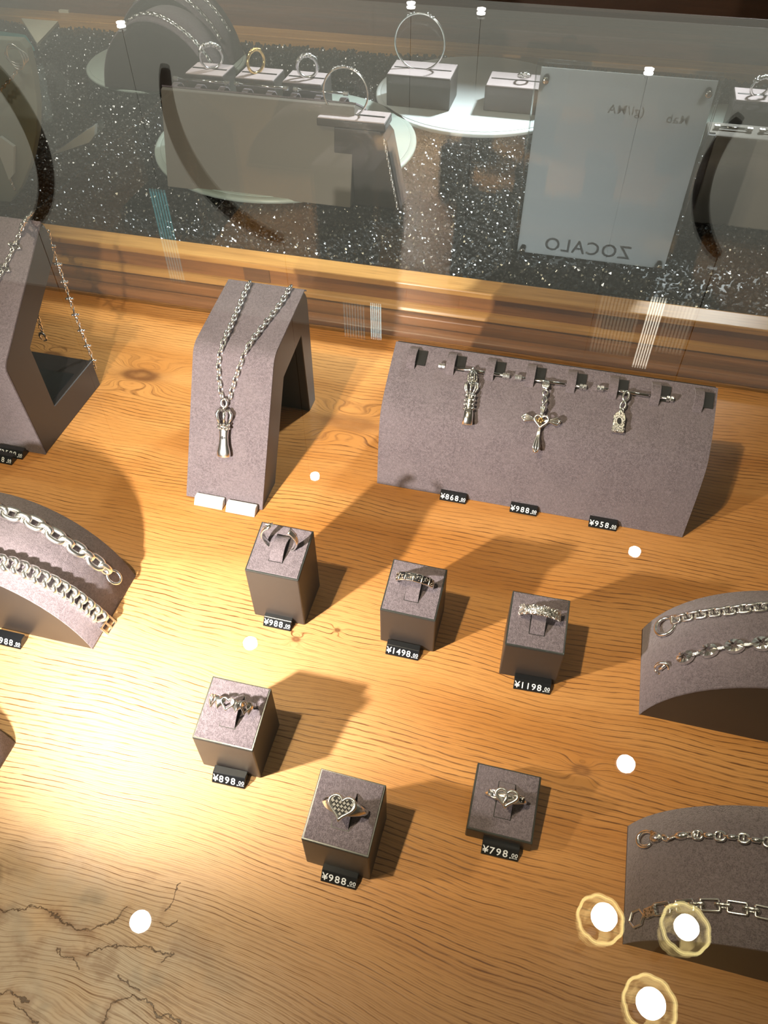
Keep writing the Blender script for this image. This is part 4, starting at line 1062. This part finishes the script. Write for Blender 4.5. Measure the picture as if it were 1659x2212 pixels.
# pale rounded necklace panel at the left edge
def outline_panel(name, label, pix, Y, th, m, cat='display stand'):
    q = [AY(x, y, Y) for x, y in pix]; c = sum(q, Vector())/len(q); zmin = min(v.z for v in q)
    t = thing(name, label, cat, (c.x, Y, zmin))
    bm = NB(); prism(bm, [(v.x-c.x, v.z-zmin) for v in q], 0, th, 'y', .0010); obj('panel', bm, m, t)
    return t, q
pn, q = outline_panel('necklace_board', 'pale rounded necklace panel standing at the left edge behind the glass', [(-140, 100), (50, 112), (66, 130), (80, 190), (88, 250), (86, 310), (74, 370), (52, 425), (30, 455), (-140, 440)], .745, .010, M_bust)
pn.location.z = max(pn.location.z, .053)
ch_ = [AY(x, y, .740) for x, y in ((-20, 215), (0, 195), (14, 180), (28, 165), (42, 142))]
tc = mk('twisted_necklace', 'silver rope necklace gathered in a ring at the top of the pale panel', ch_); tc['category'] = 'necklace'
lay_chain(tc, ch_, .0040, [lk], [R_(20), R_(80)], Vector((0, -1, 0)))
bm = NB(); c = AY(34, 122, .738)-Vector(tc.location)
for d_ in (0, .0025, -.0022): tube(bm, [c+Vector((math.cos(a)*(.0105+d_), d_*.5, math.sin(a)*(.0095-d_))) for a in [2*math.pi*k/24 for k in range(24)]], .0008, 6, True)
obj('coil', bm, M_bright, tc, True)
ch_ = [AY(x, y, .742) for x, y in ((-2, 300), (6, 330), (16, 360), (24, 390), (32, 410))]
tc2 = mk('hanging_chain', 'thin silver chain hanging low on the pale panel', ch_); tc2['category'] = 'necklace'
lay_chain(tc2, ch_, .0035, [lk], [R_(20), R_(80)], Vector((0, -1, 0)))
# clear acrylic wedge
ac = thing('acrylic_wedge', 'clear bent acrylic riser catching light beside the pale panel', 'riser', (0, 0, 0))
q = [AY(x, y, .80) for x, y in ((70, 145), (92, 150), (204, 268), (207, 292), (196, 312), (108, 336))]
cx_ = sum(v.x for v in q)/6; zz_ = min(v.z for v in q); ac.location = (cx_, .80, zz_)
bm = NB(); prism(bm, [(v.x-cx_, v.z-zz_) for v in q], 0, .022, 'y', .0015); obj('block', bm, M_acr, ac)
q = [AY(x, y, .798) for x, y in ((112, 334), (140, 326), (192, 308), (204, 292), (205, 270), (180, 286))]
bm = NB(); prism(bm, [(v.x-cx_, v.z-zz_) for v in q], -.002, .004, 'y'); obj('frosted_edge', bm, M_white, ac)
q = [AY(x, y, .798) for x, y in ((48, 256), (62, 251), (90, 272), (88, 330), (78, 342))]
bm = NB(); prism(bm, [(v.x-cx_, v.z-zz_) for v in q], -.060, -.056, 'y'); obj('frosted_flap', bm, M_white, ac)
# cream folded card, teal card
q = [P(x, y, .06) for x, y in ((34, 20), (80, 92), (142, 26))]
cc = thing('cream_card', 'cream triangular folded card at the top left behind the glass', 'card', (q[1].x, q[1].y, .055))
bm = NB(); vv = []
for zz in (.0, .004):
    vv.append([bm.verts.new((v.x-q[1].x, v.y-q[1].y, zz)) for v in q])
bm.faces.new(vv[0][::-1]); bm.faces.new(vv[1])
for i in range(3): bm.faces.new((vv[0][i], vv[0][(i+1) % 3], vv[1][(i+1) % 3], vv[1][i]))
obj('card', bm, M_cream, cc)
a, b = P(138, 28, .062), P(185, -8, .062)
bm = NB(); d = (b-a).normalized(); s_ = Vector((-d.y, d.x, 0))*.009; box(bm, 0, (b-a).length*1.6, -.009, .009, 0, .004, 0, Matrix.Translation(a-Vector(cc.location)) @ d.to_track_quat('X', 'Z').to_matrix().to_4x4()); obj('strap', bm, M_cream, cc)
q = [P(x, y, .06) for x, y in ((-40, 62), (20, 70), (55, 75), (74, 104), (-40, 100))]
bm = NB(); prism(bm, [(v.x-q[0].x, v.y-q[0].y) for v in q], 0, .004, 'z')
tc = thing('teal_card', 'small teal card at the left edge behind the glass', 'card', (q[0].x, q[0].y, .056)); obj('card', bm, M_teal, tc)
# right edge: panel with a rod on top, ring box
rp = thing('pendant_board', 'tall dark board at the right edge behind the glass with silver rods on top', 'display stand', (.20, .895, ZB))
bm = NB(); box(bm, -.078, .12, -.006, .030, 0, .096, .002); obj('board', bm, M_bust2, rp)
bm = NB(); prism(bm, [(-.078-.004*math.sin(math.pi*k/10)*2, .096*k/10) for k in range(11)]+[(-.070, .096), (-.070, 0)], -.0075, .0005, 'y'); obj('edge_band', bm, M_pu, rp)
for i, (a, b) in enumerate(((.130, .165), (.175, .215))):
    rod(None, None, ['left', 'right'][i]+' silver rod on top of the dark board at the right edge', 'rods on the right edge board', (Vector((a, .905, ZB+.0985)), Vector((b, .905, ZB+.0985))))
small_box('dark ring box at the right edge above the dark board', .172, .250, 1.105, 1.150, .050, ZT)
circle_ring('ring', 'chunky silver ring on the ring box at the right edge', Vector((.200, 1.125, ZT+.050+.012)), .0120, .0018, 10, M_silver, 20, 'head', 'ring', tagz)
# ================================================================== LAMPS OVER THE CASE (seen mirrored in the top pane)
ZM = .348; ZC = 2.6
def mirror(px, py, zc):
    p = P(px, py, 2*ZM-zc); return Vector((p.x, p.y, zc)), (p-CO).dot(FW)
def downlight(px, py, rpx, label, zc=2.585):
    if py < 200:
        v = ray(px, py); v = CO+v*(2.9/v.y); zc = 2*ZM-v.z
    c, dist = mirror(px, py, zc); r = rpx*dist/FPX
    t = thing('ceiling_downlight', label, 'lamp', c, 0, 'ceiling downlights')
    bm = NB(); lathe(bm, [(r, 0), (r*.97, .004)], 28); obj('glowing_disc', bm, M_lamp, t)
    far = py < 200
    bm = NB(); lathe(bm, [(r*1.02, .0045), (r*(1.08 if far else 1.3), .0045), (r*(.9 if far else 1.35), .012 if far else ZC-zc), (r*.4, .02 if far else ZC-zc)], 28); obj('housing', bm, M_hoop, t)
    if far: bm = NB(); tube(bm, [(0, 0, .02), (0, 0, ZC-zc)], .0009, 5); obj('stem', bm, M_chrome, t)
DL = ['just right of the necklace stand', 'below the right end of the wide pendant stand', 'left of the tallest ring block', 'below the upper right bracelet stand', 'over the grey burl at the lower left', 'at the top edge, left of two', 'at the top edge, right of two', 'over the top edge of the acrylic sign', 'over the far bracelet stands']
for i, (x, y, r) in enumerate(((680, 1026, 10), (1372, 1189, 12.5), (540, 1387, 15), (1353, 1648, 19), (302, 1989, 22), (888, 5, 9), (1040, 18, 9), (1403, 148, 10), (260, 47, 9))):
    downlight(x, y, r, 'round lamp mirrored in the glass '+DL[i])
def flower(px, py, rpx, inner, tilt, label):
    c, dist = mirror(px, py, 2.3); s = dist/FPX
    t = thing('glass_shade_lamp', label, 'lamp', c, 0, 'scalloped glass ceiling lamps')
    bm = NB(); n = 60; rings = []
    for z, k_ in ((-.0, 1.0), (.05, .93), (.10, .72), (.13, .4)):
        rings.append([bm.verts.new((math.cos(2*math.pi*k/n)*rpx*s*k_*(1+.06*abs(math.sin(4.5*2*math.pi*k/n))), math.sin(2*math.pi*k/n)*rpx*s*k_*(1+.06*abs(math.sin(4.5*2*math.pi*k/n))), z)) for k in range(n)])
    for A, B in zip(rings, rings[1:]):
        for k in range(n): bm.faces.new((A[k], A[(k+1) % n], B[(k+1) % n], B[k]))
    obj('scalloped_shade', bm, M_shade, t, True, False)
    bm = NB(); tube(bm, [(math.cos(2*math.pi*k/n)*rpx*s*(1+.06*abs(math.sin(4.5*2*math.pi*k/n))), math.sin(2*math.pi*k/n)*rpx*s*(1+.06*abs(math.sin(4.5*2*math.pi*k/n))), 0) for k in range(n)], 3.2*s, 6, True); obj('shade_rim', bm, M_lamph, t, True)
    bm = NB(); lathe(bm, [(inner*s, -.012), (inner*s, -.006)], 32, Matrix.Translation((6*s, 4*s, 0)) if tilt == 0 else Matrix.Translation((0, 0, 0))); obj('bulb', bm, M_lamp, t)
    bm = NB(); tube(bm, [(0, 0, .12), (0, 0, .30)], .012, 8); obj('stem', bm, M_hoop, t)
def shade_mat():
    m = emit('amber_glass', (1, .74, .30), 1.0); nt = m.node_tree; E.nt = nt
    co, (x, y, z) = coords(nt); n = noise(co, 22, 3, .6)
    e = nt.nodes['Emission']; nt.links.new((n.step(.40, .62)*3.6+.9).k, e.inputs[1]); return m
M_shade = shade_mat()
flower(1298, 1984, 46, 27, 0, 'scalloped amber glass ceiling lamp, left of the trio')
flower(1482, 2004, 48, 25, 1, 'scalloped amber glass ceiling lamp, right of the trio')
flower(1405, 2168, 53, 30, 1, 'scalloped amber glass ceiling lamp, nearest of the trio')
# upright fluted tubes mirrored as pale streaks
def streak(px, y0, y1, wpx, m, label, k=.62, nrib=6):
    a = ray(px, y0); b = ray(px, y1); D = 2.6
    c0 = CO+a*(D/a.y); c1 = CO+b*(D/b.y)
    z0, z1 = 2*ZM-c0.z, 2*ZM-c1.z; x = (c0.x+c1.x)/2; dist = (c0-CO).dot(FW); wd = wpx*dist/FPX
    t = thing('fluted_lamp', label, 'lamp', (x, D, min(z0, z1)), 0, 'fluted upright lamps')
    H_ = abs(z1-z0)
    for i in range(nrib):
        bm = NB(); xx = (i-(nrib-1)/2)*wd/nrib; tube(bm, [(xx, 0, 0), (xx, 0, H_)], wd/nrib*.30, 8); obj('glass_rod', bm, m, t, True)
    return t
streak(1402, 640, 792, 34, M_tubew, 'warm fluted lamp column beyond the bay, right one')
streak(812, 656, 728, 26, M_tube, 'cool fluted lamp column beyond the bay, middle one')
streak(362, 412, 600, 40, emit('dim_tube', (.55, 1.0, .95), .9), 'dim teal fluted lamp column beyond the bay, left one')
M_dimw = emit('faint_tube', (1.0, .92, .70), .8)
streak(1330, 640, 760, 90, M_dimw, 'faint row of glass rods left of the warm column', nrib=12)
streak(1460, 650, 760, 60, M_dimw, 'faint row of glass rods right of the warm column', nrib=8)
streak(765, 655, 725, 50, emit('faint_cool', (.7, 1.0, .95), .9), 'faint row of glass rods left of the cool column', nrib=8)
# unseen dark arcs, added only to darken the mirrored shop front
def hoop(cx, cy, rpx, a0, a1, label):
    d = ray(cx, cy); D = 2.2; v = CO+d*(D/d.y); dist = (v-CO).dot(FW); R0 = rpx*dist/FPX
    # the mirrored picture is upside down: angles are given as seen, so z is flipped
    t = thing('mirror_arc', label, 'arc', (v.x, D, 2*ZM-v.z), 0, 'added arcs mirrored in the glass')
    pts = []; rr_ = []
    for k in range(41):
        a = R_(a0+(a1-a0)*k/40); pts.append(Vector((R0*math.cos(a), 0, -R0*math.sin(a)))); rr_.append(19*dist/FPX*(.55+.45*math.sin(math.pi*k/40)**.5))
    bm = NB(); tube(bm, pts, rr_, 8); obj('arc', bm, M_hoop, t, True)
    e = pts[0 if pts[0].z > pts[-1].z else -1]
    bm = NB(); tube(bm, [e, Vector((e.x, 0, 2.6-t.location.z))], .0015, 5); obj('cord', bm, M_hoop, t)
hoop(640, 250, 300, 165, 258, 'middle dark curved bracket added unseen for its dark reflection')
hoop(-130, 290, 240, 48, -48, 'left dark curved bracket added unseen for its dark reflection')
hoop(1785, 400, 250, 150, 228, 'right dark curved bracket added unseen for its dark reflection')
# the small display lamp that lights the board
kl = thing('display_lamp', 'small lamp on a pole standing on the board, left of the picture', 'lamp', (-.345, .045, 0))
bm = NB(); lathe(bm, [(.022, 0), (.022, .003), (.004, .006)], 28); obj('base', bm, M_hoop, kl, True)
bm = NB(); tube(bm, [(0, 0, .004), (0, 0, .20)], .0025, 8); obj('pole', bm, M_hoop, kl, True)
dk = (KEY_AIM-KEY).normalized(); kc = KEY-Vector(kl.location)
bm = NB(); tube(bm, [kc-dk*.035, kc-dk*.030, kc-dk*.012], [.004, .012, .013], 16); tube(bm, [Vector((0, 0, .20)), kc-dk*.033], .0025, 8); obj('head', bm, M_hoop, kl, True)
bpy.context.view_layer.update()
